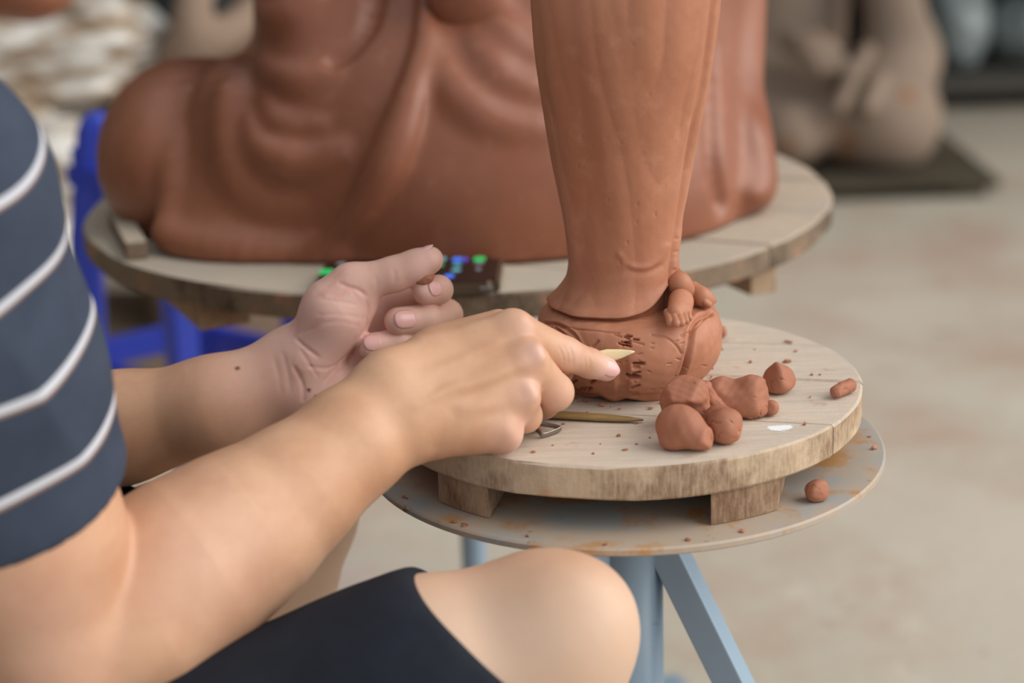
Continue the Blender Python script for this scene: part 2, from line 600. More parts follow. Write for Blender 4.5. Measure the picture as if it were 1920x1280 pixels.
# ------------------------------------------------------------------ iron turntable
dc = np.array([.0705, 1.103]); DR = .1665
tt = empty('turntable', (dc[0], dc[1], 0), 'blue-grey painted iron turntable with a rusty round top on a post', 'turntable')
n = 96; V = []; Fc = []
prof = [(0, Z_DISC - .004), (DR - .002, Z_DISC - .0055), (DR, Z_DISC - .004), (DR, Z_DISC - .0012), (DR - .0012, Z_DISC), (0, Z_DISC)]
V, Fc = [], []
for r, z in prof[1:-1]:
    for k in range(n): V.append((dc[0] + r * math.cos(k * 2 * math.pi / n), dc[1] + r * math.sin(k * 2 * math.pi / n), z))
for i in range(len(prof) - 3):
    for k in range(n): Fc.append((i * n + k, i * n + (k + 1) % n, (i + 1) * n + (k + 1) % n, (i + 1) * n + k))
Fc.append(tuple(range(n))[::-1]); Fc.append(tuple(range((len(prof) - 3) * n, (len(prof) - 2) * n)))
mesh_obj('turntable_top', V, Fc, MAT['disc'], tt, smooth=False)
V, Fc = tube([(dc[0], dc[1], .02), (dc[0], dc[1], Z_DISC - .0045)], [.0245, .0245], 40)
o = mesh_obj('post', V, Fc, MAT['post'], tt, smooth=True)
V, Fc = tube([(dc[0], dc[1], Z_DISC - .03), (dc[0], dc[1], Z_DISC - .0048)], [.034, .034], 40)
mesh_obj('collar', V, Fc, MAT['post'], tt, smooth=False)
top = np.array([dc[0] + .026, dc[1] - .012, Z_DISC - .028])
# brace directions: the right-hand one leans towards the lens
for dx, dy in ((.86, -.36), (-.75, -.62), (-.15, 1.0)):
    d = norm((dx, dy, 0)) * .262
    a = np.array([dc[0], dc[1], Z_DISC - .006]) + norm((dx, dy, 0)) * .003; b = np.array([dc[0], dc[1], .02]) + d
    a = a + np.array([0, 0, .0])
    bm_obj('brace', bar_bm(a - np.array([0, 0, .012]), b, .021, .018, (-dy, dx, 0), .0012), MAT['post'], tt)
for k in range(3):
    dx, dy = ((.86, -.36), (-.75, -.62), (-.15, 1.0))[k]
    d = norm((dx, dy, 0))
    bm_obj('foot_bar', bar_bm((dc[0], dc[1], .010), (dc[0] + d[0] * .26, dc[1] + d[1] * .26, .010), .03, .019, (0, 0, 1), .001), MAT['post'], tt)

# ------------------------------------------------------------------ rear board with its battens and stand
Z_R0, Z_R1 = .5795, .601
rc = np.array([-.0455, 1.668]); RR = .3455
rbd = empty('round_board', (rc[0], rc[1], .555), 'large weathered round plank board under the big seated clay statue', 'board')
RANG = math.radians(-25)
ed = [-RR * .9995, -.215, -.095, .03, .15, .26, RR * .9995]
for i in range(6):
    V, Fc = plank_mesh(rc[0], rc[1], RR, Z_R0, Z_R1 - .0008 * (i % 2), RANG, ed[i] + .0007, ed[i + 1] - .0007, 30 + i, .002)
    mesh_obj('plank', V, Fc, MAT['board_rear'], rbd, smooth=False)
bdir = norm((math.sin(math.radians(25)), math.cos(math.radians(25)), 0)) * np.array([-1, 1, 1])
for (xa, xb, yy) in ((372, 474, 612), (1402, 1462, 550)):
    p = PZ((xa + xb) / 2, yy, Z_R0 - .024); wid = (xb - xa) / F_PX * 1.42
    L = 0.0
    q = p + bdir * .0
    # run back until leaving the board
    for s in np.linspace(.05, .68, 64):
        if np.hypot(*(p[:2] + bdir[:2] * s - rc)) < RR - .01: L = s
    a = p.copy(); a[2] = Z_R0 - .0125; b = a + bdir * L
    bm_obj('batten', bar_bm(a, b, wid, .024, (0, 0, 1), .001), MAT['batten'], rbd)
st = empty('modelling_stand', (rc[0], rc[1], 0), 'blue-grey iron stand beneath the large rear round board', 'stand')
V, Fc = tube([(rc[0], rc[1], 0.0), (rc[0], rc[1], Z_R0 - .03)], .0125, 24); mesh_obj('post', V, Fc, MAT['post'], st, smooth=False)
V, Fc = tube([(rc[0], rc[1], Z_R0 - .03), (rc[0], rc[1], Z_R0 - .0245)], .17, 48); mesh_obj('stand_top', V, Fc, MAT['disc'], st, smooth=False)
for k in range(3):
    an = k * 2.094 + .5; d = np.array([math.cos(an), math.sin(an), 0])
    bm_obj('foot_bar', bar_bm((rc[0], rc[1], .012), np.array([rc[0], rc[1], .012]) + d * .25, .03, .02), MAT['post'], st)

# short stick lying on the rear board
a, b = PZ(222, 408, Z_R1 + .008), PZ(257, 470, Z_R1 + .008)
o = bm_obj('wood_offcut', bar_bm(a, b, .018, .015, (0, 0, 1), .0015), MAT['board_rear'])
tag(recenter(o), 'short grey wooden offcut lying on the left of the large rear board', 'wood')

# ------------------------------------------------------------------ phone
def phone():
    zt = Z_R1 + .0105
    c = [PZ(612, 487, zt), PZ(944, 478, zt), PZ(936, 531, zt), PZ(583, 537, zt)]
    ctr = sum(c) / 4
    ax = norm((c[1] + c[2] - c[0] - c[3]) * np.array([1, 1, 0])); ay = np.array([-ax[1], ax[0], 0]); az = np.array([0, 0, 1.0])
    L = np.linalg.norm((c[1] + c[2] - c[0] - c[3]) / 2); W = min(.078, abs(((c[0] + c[1] - c[2] - c[3]) / 2) @ ay))
    th = .0095
    ctr[2] = Z_R1 + th / 2 + .0004
    body = M('dark_phone_frame', .3, .5); body.color(srgb(120, 104, 88)); body.set('Metallic', .6)
    t = empty('smartphone', (ctr[0], ctr[1], Z_R1), 'black smartphone with lit app icons on the rear board edge', 'phone')
    bm = box_bm(ctr, (ax, ay, az), (L / 2, W / 2, th / 2))
    bmesh.ops.bevel(bm, geom=[e for e in bm.edges if abs((e.verts[0].co - e.verts[1].co).z) > th * .9], offset=.008, segments=5, affect='EDGES')
    bmesh.ops.bevel(bm, geom=[e for e in bm.edges if abs((e.verts[0].co - e.verts[1].co).z) < 1e-5], offset=.0015, segments=2, affect='EDGES')
    ob = bm_obj('phone_body', bm, body.m, t)
    g = M('phone_glass', .08, .5); g.color(srgb(30, 24, 24))
    top = ctr + az * (th / 2 + .0003)
    bm = box_bm(top, (ax, ay, az), (L / 2 - .003, W / 2 - .003, .0004))
    bmesh.ops.bevel(bm, geom=[e for e in bm.edges if abs((e.verts[0].co - e.verts[1].co).z) > .0005], offset=.006, segments=4, affect='EDGES')
    sc = bm_obj('screen', bm, g.m, t)
    cols = {'green': (40, 170, 90), 'blue': (60, 110, 215), 'teal': (90, 150, 160), 'grey': (120, 120, 125), 'violet': (110, 80, 180)}
    lit = {}
    for k, v in cols.items():
        mm = M('icon_' + k, .3, .3); mm.color(srgb(*v)); mm.set('Emission Color', srgb(*v)); mm.set('Emission Strength', .55); lit[k] = mm.m
    def icon(px, py, wpx, hpx, k):
        p = PZ(px, py, zt + .0002); p[2] = top[2] + .0008
        u = (p - ctr) @ ax; v = (p - ctr) @ ay
        bm = box_bm(ctr + ax * u + ay * v + az * (p[2] - ctr[2]), (ax, ay, az), (wpx / F_PX * 1.44 / 2, hpx / F_PX * 1.44 / .3 / 2, .0003))
        bmesh.ops.bevel(bm, geom=[e for e in bm.edges if abs((e.verts[0].co - e.verts[1].co).z) > .0004], offset=.002, segments=3, affect='EDGES')
        bm_obj('app_icon', bm, lit[k], sc)
    for a in ((612, 510, 26, 10, 'green'), (858, 487, 20, 9, 'blue'), (899, 486, 22, 9, 'green'), (830, 486, 12, 9, 'teal'), (857, 497, 18, 4, 'teal'), (826, 497, 10, 6, 'green'),
              (898, 494, 20, 3, 'grey'), (855, 507, 18, 5, 'teal'), (842, 518, 18, 7, 'blue'), (897, 505, 10, 5, 'grey'), (874, 487, 6, 9, 'violet'), (640, 495, 18, 5, 'grey')):
        icon(*a)
    bt = M('button_metal', .2, .8); bt.color(srgb(200, 200, 205)); bt.set('Metallic', 1.0)
    for px, py in ((588, 533), (924, 528)):
        p = PZ(px, py, zt - .004)
        uu = max(-L / 2 + .010, min(L / 2 - .010, (p - ctr) @ ax))
        bm_obj('side_button', box_bm(ctr + ax * uu - ay * (W / 2), (ax, ay, az), (.005, .0008, .002), .0005), bt.m, ob)
phone()

# ------------------------------------------------------------------ blue plastic chair behind the rear board
bp = M('blue_plastic', .35, .5); bp.color(srgb(50, 72, 196)); bp.bump(bp.noise(30, 2), .05, .001); MAT['blue'] = bp.m
def chair():
    D = 2.25
    c0 = P(178, 690, D); c0[2] = 0
    d1 = norm((.80, .60, 0)); d2 = norm((.80, -.60, 0))      # the two stretcher directions seen at the near corner
    t = empty('plastic_chair', c0, 'bright blue plastic chair standing behind the large rear board', 'chair')
    ztop = P(185, 185, D)[2]; zs = P(178, 682, D)[2]
    leg = lambda p, z1, nm='leg': bm_obj(nm, box_bm((p[0], p[1], z1 / 2), (d1, np.array([-d1[1], d1[0], 0]), np.array([0, 0, 1.])), (.0165, .0165, z1 / 2), .005), MAT['blue'], t)
    A = c0; B = c0 + d1 * .160; C_ = c0 + d2 * .160; Dd = C_ + d1 * .160
    # back upright rising above the seat, gently bowed
    def upright(p, prof):
        V = []; Fc = []
        for dx, z, wx, wy in prof:
            for sx, sy in ((-1, -.7), (-.7, -1), (.7, -1), (1, -.7), (1, .7), (.7, 1), (-.7, 1), (-1, .7)):
                V.append((p[0] + dx + sx * wx, p[1] + sy * wy, z))
        m = len(prof)
        for i in range(m - 1):
            for k in range(8): Fc.append((i * 8 + k, i * 8 + (k + 1) % 8, (i + 1) * 8 + (k + 1) % 8, (i + 1) * 8 + k))
        Fc.append(tuple(range(7, -1, -1))); Fc.append(tuple(range((m - 1) * 8, m * 8)))
        o = mesh_obj('leg', V, Fc, MAT['blue'], t, smooth=True)
        return o
    H = ztop
    upright(A, [(-.012, 0, .019, .017), (-.006, zs, .019, .017), (.006, (zs + H) / 2, .0185, .016), (.020, H - .07, .0185, .015), (.027, H - .02, .017, .014), (.031, H - .006, .014, .012), (.034, H, .009, .008)])
    upright(B, [(0, 0, .019, .017), (0, zs, .019, .017), (.01, H - .07, .018, .015), (.014, H - .006, .014, .012), (.016, H, .009, .008)])
    zseat = .545
    leg(C_, zseat - .02); leg(Dd, zseat - .02)
    seat = box_bm((A + Dd) / 2 + np.array([0, 0, zseat - .012]), (d1, np.array([-d1[1], d1[0], 0]) if False else d2, np.array([0, 0, 1.])), (.086, .086, .012), 0)
    bm_obj('seat', seat, MAT['blue'], t)
    for z in (ztop - .06, ztop - .13):
        bm_obj('back_slat', bar_bm(A + np.array([0, 0, z]), B + np.array([0, 0, z]), .014, .038, (0, 0, 1), .003), MAT['blue'], t)
    for p, q, dz in ((A, B, 0.012), (A, C_, -.012), (C_, Dd, .0), (B, Dd, .0)):
        bm_obj('stretcher', bar_bm(p + np.array([0, 0, zs + dz]), q + np.array([0, 0, zs + dz]), .016, .034, (0, 0, 1), .002), MAT['blue'], t)
chair()

# ------------------------------------------------------------------ front statue: robe column on a round lotus base
def axis_z(px_y, base):
    """height above base whose axis point shows on image row px_y"""
    lo, hi = -.1, 1.2
    for _ in range(40):
        m = (lo + hi) / 2
        if project(base + np.array([0, 0, m]))[1] > px_y: lo = m
        else: hi = m
    return (lo + hi) / 2

SB = PZ(1181, 712, Z_B1)          # centre of the base on the board
statue = empty('clay_statue', (SB[0], SB[1], Z_B1), 'unfinished clay statue robe rising from a round base being carved', 'statue')

def lotus_base():
    # profile (radius, height) from the board to the flat top
    prof = spline([(.0425, 0), (.0475, .005), (.0545, .014), (.0582, .024), (.0590, .033), (.0572, .042), (.053, .0485), (.046, .0515), (.030, .0525), (.004, .0525)], 24)
    n = 680
    th = np.arange(n) * 2 * math.pi / n
    R = prof[:, 0][:, None]; Z = np.repeat(prof[:, 1][:, None], n, 1)
    X = SB[0] + R * np.cos(th); Y = SB[1] + R * np.sin(th)
    V = np.stack([X, Y, Z + Z_B1], -1)
    t = np.gradient(prof, axis=0); nr = t[:, 1]; nz = -t[:, 0]; L = np.hypot(nr, nz); nr /= L; nz /= L
    N = np.stack([nr[:, None] * np.cos(th), nr[:, None] * np.sin(th), np.repeat(nz[:, None], n, 1)], -1)
    pv = V.reshape(-1, 3)
    # where every point shows in the photograph, used to read carved marks off at their place on the clay
    q = pv - CAM; d = q @ FW
    px = 960 + F_PX * (q @ RT) / d; py = 640 - F_PX * (q @ UP) / d
    facing = ((CAM - pv) * N.reshape(-1, 3)).sum(1) > 0.0
    dsp = np.zeros(len(pv))
    def line(pts, wpx, depth, raised=0.0):
        pl = spline(np.array(pts, float), 6); best = np.full(len(pv), 1e3)
        for a, b in zip(pl[:-1], pl[1:]):
            ab = b - a; tt = np.clip(((px - a[0]) * ab[0] + (py - a[1]) * ab[1]) / (ab @ ab + 1e-9), 0, 1)
            best = np.minimum(best, np.hypot(px - a[0] - tt * ab[0], py - a[1] - tt * ab[1]))
        g = np.exp(-(best / wpx) ** 2)
        return np.where(facing, -depth * g + raised * np.exp(-((best - wpx * 1.8) / wpx) ** 2), 0)
    # petal outlines
    dsp += line([(1330, 590), (1308, 600), (1295, 622), (1290, 655), (1283, 690), (1273, 718)], 4.2, .0028, .0006)
    dsp += line([(1222, 628), (1246, 632), (1264, 645), (1276, 662)], 2.0, .0010)
    dsp += line([(1025, 607), (1052, 612), (1078, 628), (1092, 650)], 2.6, .0014, .0007)
    dsp += line([(1045, 616), (1064, 632), (1074, 648)], 2.2, .0010, .0006)
    dsp += line([(1036, 606), (1075, 617), (1120, 622), (1160, 624)], 1.8, .0009)
    dsp += line([(1150, 626), (1185, 640), (1206, 646)], 1.8, .0010)
    dsp += line([(1276, 630), (1300, 618), (1322, 596)], 2.0, .0009)
    dsp += line([(1112, 650), (1122, 640)], 2.2, .0015)
    rng = np.random.RandomState(4)
    # torn notches left by the wooden knife, one above the other
    for y, w_, dp in ((681, 16, .0075), (689, 12, .004), (697, 20, .0065), (703, 21, .0075), (709, 22, .0075), (724, 18, .0075), (735, 14, .005), (743, 16, .004)):
        x0_ = 1180 + rng.uniform(-3, 9); dsp += line([(x0_, y + rng.uniform(-1, 2)), (x0_ + w_ * rng.uniform(.5, 1.1), y + rng.uniform(-4, 2))], rng.uniform(1.5, 2.9), dp * rng.uniform(.6, 1.1))
    for _ in range(9):
        x, y = rng.uniform(1150, 1192), rng.uniform(626, 650); a = rng.uniform(.0, .45)
        dsp += line([(x, y), (x + 9 * math.cos(a), y + 9 * math.sin(a))], 1.5, .0034)
    for _ in range(34):
        x, y = rng.uniform(1090, 1330), rng.uniform(640, 735); a = rng.uniform(-.6, .6)
        dsp += line([(x, y), (x + rng.uniform(3, 8) * math.cos(a), y + 5 * math.sin(a))], 1.1, .0008)
    for _ in range(8):
        x, y = rng.uniform(1070, 1110), rng.uniform(700, 735)
        dsp += line([(x, y), (x + 8, y - 5)], 2, .0030)
    # scraped, flattened facet left of the notches, ragged foot
    dsp += np.where(facing, -.0026 * np.exp(-((px - 1168) / 11) ** 4 - ((py - 712) / 34) ** 4), 0)
    w1 = Wobble(5, 160); w2 = Wobble(6, 420); w3 = Wobble(8, 60)
    foot = np.exp(-((pv[:, 2] - Z_B1) / .005) ** 2)
    dsp += .0008 * w1(pv.astype(np.float32)) + .0004 * w2(pv.astype(np.float32)) + foot * .004 * w1(pv.astype(np.float32) * 1.5) + .0020 * w3(pv.astype(np.float32))
    # broad petals stand slightly proud
    an = np.arctan2(pv[:, 1] - SB[1], pv[:, 0] - SB[0]); hz = (pv[:, 2] - Z_B1)
    dsp += .0011 * np.abs(np.sin(3.5 * an + .4)) ** .6 * np.exp(-((hz - .026) / .017) ** 2)
    V = pv + N.reshape(-1, 3) * dsp[:, None]
    m = len(prof)
    i, k = np.meshgrid(np.arange(m - 1), np.arange(n), indexing='ij')
    Q = np.stack([i * n + k, i * n + (k + 1) % n, (i + 1) * n + (k + 1) % n, (i + 1) * n + k], -1).reshape(-1, 4)
    mesh_obj('lotus_base', V, Q, MAT['clay'], statue)
lotus_base()
Z_BT = Z_B1 + .0525

def robe():
    base = np.array([SB[0], SB[1], Z_B1])
    rows = [(566, 1157, 128), (556, 1157, 124), (540, 1160, 113), (520, 1166, 104.5), (498, 1169, 102.5), (470, 1168, 103), (400, 1166.5, 111), (300, 1166, 131), (200, 1168, 150), (100, 1170, 167.5), (0, 1172, 178), (-100, 1173, 186), (-250, 1172, 198), (-420, 1172, 206), (-600, 1172, 190), (-700, 1172, 150)]
    zs, cxs, rs = [], [], []
    for y, xc, hw in rows:
        z = axis_z(y, base); p = base + np.array([0, 0, z]); dd = project(p)[2]
        px0 = project(p)[0]
        zs.append(z); cxs.append(base[0] + (xc - px0) / F_PX * dd); rs.append(hw / F_PX * dd)
    zs = np.array(zs); zs[0] = .0548
    tt = np.linspace(0, 1, 300)
    # sample by arc parameter, denser near the hem
    T = np.interp(tt, [0, .12, .85, 1], [zs[0], zs[0] + .028, zs[10], zs[-1]])
    # smooth interpolation
    def sm(vals):
        pts = spline(np.stack([zs, np.array(vals), zs], 1), 12); return np.interp(T, pts[:, 0], pts[:, 1])
    cx = sm(cxs); r = sm(rs)
    n = 300
    th = np.arange(n) * 2 * math.pi / n
    # the hem lifts over the feet on the right front
    lift = .0165 * np.exp(-((np.angle(np.exp(1j * (th - math.radians(-28)))) / .55) ** 2))
    u = np.clip((T - zs[0]) / .04, 0, 1)
    Z = T[:, None] + lift[None] * (1 - u)[:, None] ** 1.5
    c2 = np.interp(Z, T, cx); rr = np.interp(Z, T, r)
    rr = np.where(lift[None] > 0, np.minimum(rr, r[:, None] * 1.0), rr)
    X = c2 + rr * np.cos(th); Y = SB[1] + .98 * rr * np.sin(th)
    # a rolled lip at the hem
    lip = np.exp(-((Z - Z[0:1] - .0015) / .0025) ** 2)
    V = np.stack([X, Y, Z + Z_B1], -1).reshape(-1, 3)
    N = np.stack([np.broadcast_to(np.cos(th), X.shape), np.broadcast_to(np.sin(th), X.shape), np.zeros(X.shape)], -1).reshape(-1, 3)
    f32 = V.astype(np.float32)
    # long knife facets running down the robe
    s = f32 * np.array([1, 1, .07], np.float32)
    dsp = .0017 * Wobble(21, 120)(s) + .0022 * np.abs(Wobble(22, 150)(s)) + .00012 * Wobble(23, 500)(f32)
    V = V + N * (dsp + .0012 * lip.reshape(-1))[:, None]
    # seam ridge and small U-shaped tool mark, read off where the photo shows them
    q = V - CAM; d = q @ FW; px = 960 + F_PX * (q @ RT) / d; py = 640 - F_PX * (q @ UP) / d
    facing = ((CAM - V) * N).sum(1) > 0
    def ln(pts, wd, amt):
        pl = spline(np.array(pts, float), 8); best = np.full(len(V), 1e3)
        for a, b in zip(pl[:-1], pl[1:]):
            ab = b - a; k = np.clip(((px - a[0]) * ab[0] + (py - a[1]) * ab[1]) / (ab @ ab + 1e-9), 0, 1)
            best = np.minimum(best, np.hypot(px - a[0] - k * ab[0], py - a[1] - k * ab[1]))
        return np.where(facing, amt * np.exp(-(best / wd) ** 2), 0)
    e = ln([(1340, -40), (1330, 60), (1316, 150), (1298, 240), (1283, 330), (1270, 420), (1258, 500), (1258, 530)], 3.5, -.0022)
    e += ln([(1347, -40), (1338, 60), (1325, 150), (1308, 240), (1292, 330), (1277, 420), (1265, 500)], 4, .0012)
    e += ln([(1162, 478), (1176, 497), (1205, 502), (1232, 490), (1250, 462)], 6.5, .0010)
    e += ln([(1165, 486), (1184, 506), (1212, 510), (1240, 498)], 6.0, -.0006)
    rg = np.random.RandomState(3)
    for _ in range(15):
        x, y = rg.uniform(1080, 1290), rg.uniform(40, 520)
        e += ln([(x, y), (x + rg.uniform(-2, 2), y + rg.uniform(2, 9))], 1.5, -.0006)
    V = V + N * e[:, None]
    # the hem turns under and stands a little proud of the base
    hem = V[:n]; cen = np.array([c2[0].mean(), SB[1], 0]); inn = cen + (hem - cen) * np.array([.90, .90, 0]); inn[:, 2] = hem[:, 2] + .0004
    low = inn.copy(); low[:, 2] = Z_B1 + .049
    V = np.concatenate([low, inn, hem + (inn - hem) * .08 - np.array([0, 0, .0004]), V])
    m = len(T) + 3
    i, k = np.meshgrid(np.arange(m - 1), np.arange(n), indexing='ij')
    Q = np.stack([i * n + k, i * n + (k + 1) % n, (i + 1) * n + (k + 1) % n, (i + 1) * n + k], -1).reshape(-1, 4)
    o = mesh_obj('robe', V, Q, MAT['clay'], statue)
    bm = bmesh.new(); bm.from_mesh(o.data)
    bm.verts.ensure_lookup_table()
    bm.faces.new([bm.verts[(m - 1) * n + k] for k in range(n)])
    bm.to_mesh(o.data); bm.free()
robe()

def feet():
    zt = Z_BT
    # nearer foot: heel under the robe, toes towards the lower right
    def pz(x, y, h): return PZ(x, y, zt + h)
    a = pz(1274, 562, .009); b = pz(1266, 586, .006)
    foot = union([cap(a, b, .0066, .0052), cap(pz(1282, 564, .007), pz(1283, 584, .0045), .0058, .0044)], .006)
    toes = [(1251, 590, .0025), (1262, 592, .0024), (1272, 592, .0023), (1281, 590, .0021), (1289, 586, .0019)]
    tl = [(1257, 603), (1268, 605), (1278, 604), (1286, 600), (1293, 595)]
    items = [(foot, 0)]
    for (x, y, r), (x2, y2) in zip(toes, tl):
        items.append((cap(pz(x, y - 5, .0060), pz(x2, y2 + 1, .0026), r * .95, r * 1.05), .0003))
    f1 = union(items)
    lo, hi = bounds_near([a, b, [pz(1300, 605, 0), pz(1245, 540, .02)]], .012)
    v, q = mesher(f1, lo, hi, .0007); mesh_obj('foot', v, q, MAT['clay'], statue)
    a = pz(1298, 546, .009); b = pz(1316, 556, .007)
    f2 = union([cap(a, b, .0066, .0052), cap(b, pz(1328, 562, .0045), .005, .004)], .005)
    for k in range(4):
        f2 = union([(f2, 0), (cap(pz(1322 + 3.0 * k, 566 - 2.6 * k, .005), pz(1329 + 3.0 * k, 571 - 2.8 * k, .0028), .0021, .0021), .0003)])
    lo, hi = bounds_near([a, b, pz(1345, 575, 0)], .014)
    v, q = mesher(f2, lo, hi, .0008); mesh_obj('foot', v, q, MAT['clay'], statue)
    # drapery bulge above the second foot, right edge of the column
    f3 = union([cap(pz(1262, 505, .02), pz(1274, 532, .016), .004, .0065), cap(pz(1274, 532, .016), pz(1292, 550, .009), .006, .005)], .006)
    v, q = mesher(f3, *bounds_near([pz(1266, 500, .02), pz(1296, 548, .01)], .02), .001); mesh_obj('robe_fold', v, q, MAT['clay'], statue)
feet()

# ------------------------------------------------------------------ clay lumps
def lump(name, label, items, h=.0009, k=.006, wob=.0012, fr=130, seed=1, cuts=(), floor=None, pads=.01, mat='clay_lump', group=None, facets=None):
    f0 = union(items, k)
    if facets:
        rs = np.random.RandomState(seed); fc, fr_, nf = facets
        for _ in range(nf):
            d_ = norm(rs.normal(size=3) * np.array([1, 1, .8]) + np.array([0, -.25, .35])); f0 = inter(f0, half_space(np.asarray(fc) + d_ * fr_ * rs.uniform(.80, 1.0), d_), .0014)
    for c in cuts: f0 = inter(f0, c, .003)
    w_ = Wobble(seed, fr); w2 = Wobble(seed + 50, fr * 3.5)
    w3 = Wobble(seed + 90, fr * 1.7, 5)
    def f(p): return f0(p) + wob * w_(p) + wob * .35 * w2(p) + wob * 1.3 * np.maximum(0, 1 - np.abs(w3(p)) * 30) * (w_(p) > .02)
    g = inter(f, half_space((0, 0, floor), (0, 0, -1)), .001) if floor is not None else f
    # bounds from a coarse probe around the picked centres
    lo, hi = pads
    v, q = mesher(g, lo, hi, h)
    o = mesh_obj(name, v, q, MAT[mat])
    tag(recenter(o), label, 'clay', group)
    return o
def bz(px, py, r, z=None): return PZ(px, py, (Z_B1 if z is None else z) + r)
CL = Z_B1 + .0004
S_ = 1.145 / F_PX
def bb(x0, y0, x1, y1, hmax, z=None):
    z = Z_B1 if z is None else z
    pts = np.array([PZ(x0, y1, z), PZ(x1, y1, z), PZ(x0, y0, z + hmax), PZ(x1, y0, z + hmax), PZ(x0, y0 + 30, z), PZ(x1, y0 + 30, z)])
    lo, hi = pts.min(0) - .012, pts.max(0) + .012
    return lo, hi
G = 'loose clay lumps'
# big pinched lump against the base
lump('clay_lump', 'large pinched clay lump leaning against the statue base', [ell(bz(1284, 752, .016), (.0150, .013, .0165)), ell(bz(1268, 738, .024), (.009, .009, .008)), ell(bz(1302, 733, .026), (.010, .008, .007)), cap(bz(1296, 770, .010), bz(1322, 780, .008), .009, .004)],
     floor=CL, seed=3, pads=bb(1225, 690, 1345, 800, .04), cuts=[half_space(bz(1276, 745, .024) + np.array([-.001, -.0075, .004]), (-.25, -.75, .62))], facets=(bz(1284, 748, .018), .0165, 6), group=G)
lump('clay_lump', 'thin upright crumbly clay strip between the big lump and slab', [cap(bz(1322, 728, .022), bz(1330, 752, .012), .0042, .0055), cap(bz(1330, 752, .012), bz(1352, 772, .006), .006, .006)], floor=CL, seed=5, wob=.0016, fr=260, pads=bb(1300, 700, 1370, 790, .04), group=G)
a = bz(1352, 744, .012); b = bz(1412, 744, .012)
lump('clay_lump', 'curved saddle-shaped clay slab lying right of the pile', [ell(a, (.011, .010, .0125)), ell(b, (.0115, .010, .0135)), cap(a - np.array([0, 0, .004]), b - np.array([0, 0, .004]), .0075, .0075)], floor=CL, seed=7, k=.008,
     pads=bb(1325, 695, 1450, 785, .035), cuts=[lambda p, f_=cap(bz(1384, 738, .028) + np.array([0, -.03, .0]), bz(1384, 738, .028) + np.array([0, .03, 0]), .0105): -f_(p)], facets=(bz(1382, 744, .010), .021, 4), group=G)
lump('clay_lump', 'smooth two-lobed clay lump nearest the front of the pile', [ell(bz(1272, 798, .013), (.0135, .0115, .0125), frame((1, -.3, .25))), cap(bz(1290, 808, .011), bz(1316, 822, .008), .0105, .0078), ell(bz(1262, 826, .0055), (.0075, .006, .0055))], floor=CL, seed=9, k=.004, wob=.0009,
     pads=bb(1220, 750, 1345, 850, .035), facets=(bz(1282, 802, .011), .0185, 5), group=G)
lump('clay_lump', 'rounded clay lump with a flat face beside the white paint spot', [ell(bz(1360, 798, .0105), (.0112, .0105, .0108)), ell(bz(1348, 778, .013), (.009, .008, .006))], floor=CL, seed=11, k=.004, wob=.0008,
     pads=bb(1310, 745, 1410, 840, .035), cuts=[half_space(bz(1372, 800, .0105) + np.array([.0045, -.0055, .003]), (.45, -.75, .4))], facets=(bz(1358, 796, .011), .0125, 6), group=G)
lump('clay_lump', 'cracked cone-shaped clay lump standing alone behind the slab', [ell(bz(1459, 712, .0075), (.0112, .0105, .0085)), cap(bz(1459, 706, .011), bz(1452, 690, .0175), .0075, .0045)], floor=CL, seed=13, k=.006, wob=.0009,
     pads=bb(1410, 665, 1510, 745, .03), cuts=[half_space(bz(1463, 700, .011) + np.array([.006, -.004, .002]), (.75, -.5, .45)), half_space(bz(1445, 700, .011) + np.array([-.006, -.004, .0]), (-.7, -.6, .4))], facets=(bz(1459, 708, .010), .0120, 6), group=G)
lump('clay_pellet', 'small round clay pellet touching the saddle-shaped slab', [ell(bz(1446, 764, .0046), (.0049, .0047, .0048))], h=.0006, floor=CL, seed=15, wob=.0004, fr=300, pads=bb(1420, 740, 1475, 785, .015), facets=(bz(1446, 764, .0046), .0052, 3), group=G)
lump('clay_pellet', 'flattened oval clay pellet at the right rim of the board', [cap(bz(1568, 734, .004), bz(1593, 722, .0045), .0040, .0046)], h=.0006, floor=CL, seed=17, wob=.0006, fr=300, pads=bb(1545, 700, 1620, 755, .02), facets=(bz(1580, 728, .0042), .008, 3), group=G)
lump('clay_pellet', 'clay pellet on the rusty turntable rim below the board', [ell(bz(1529, 922, .0058, Z_DISC), (.0068, .0066, .0062)), ell(bz(1537, 918, .007, Z_DISC), (.005, .005, .005))], h=.0007, floor=Z_DISC + .0003, seed=19, wob=.0007, fr=220,
     pads=bb(1495, 890, 1565, 950, .02, Z_DISC), cuts=[half_space(bz(1540, 922, .006, Z_DISC) + np.array([.001, -.003, .002]), (.6, -.8, .25))], facets=(bz(1531, 921, .006, Z_DISC), .0075, 5), group=G)
lump('clay_pellet', 'tiny clay curl in front of the saddle-shaped slab', [ell(bz(1405, 780, .0016), (.0026, .002, .0017)), cap(bz(1406, 778, .002), bz(1409, 772, .004), .0012, .0008)], h=.0004, floor=CL, seed=21, wob=.0003, fr=500, pads=bb(1392, 765, 1420, 790, .008), group=G)
lump('clay_pellet', 'clay pellet stuck behind the right side of the statue base', [ell(bz(1352, 622, .004), (.004, .004, .0045))], h=.0006, floor=CL, seed=23, wob=.0004, fr=400, pads=bb(1335, 600, 1370, 640, .012), group=G)

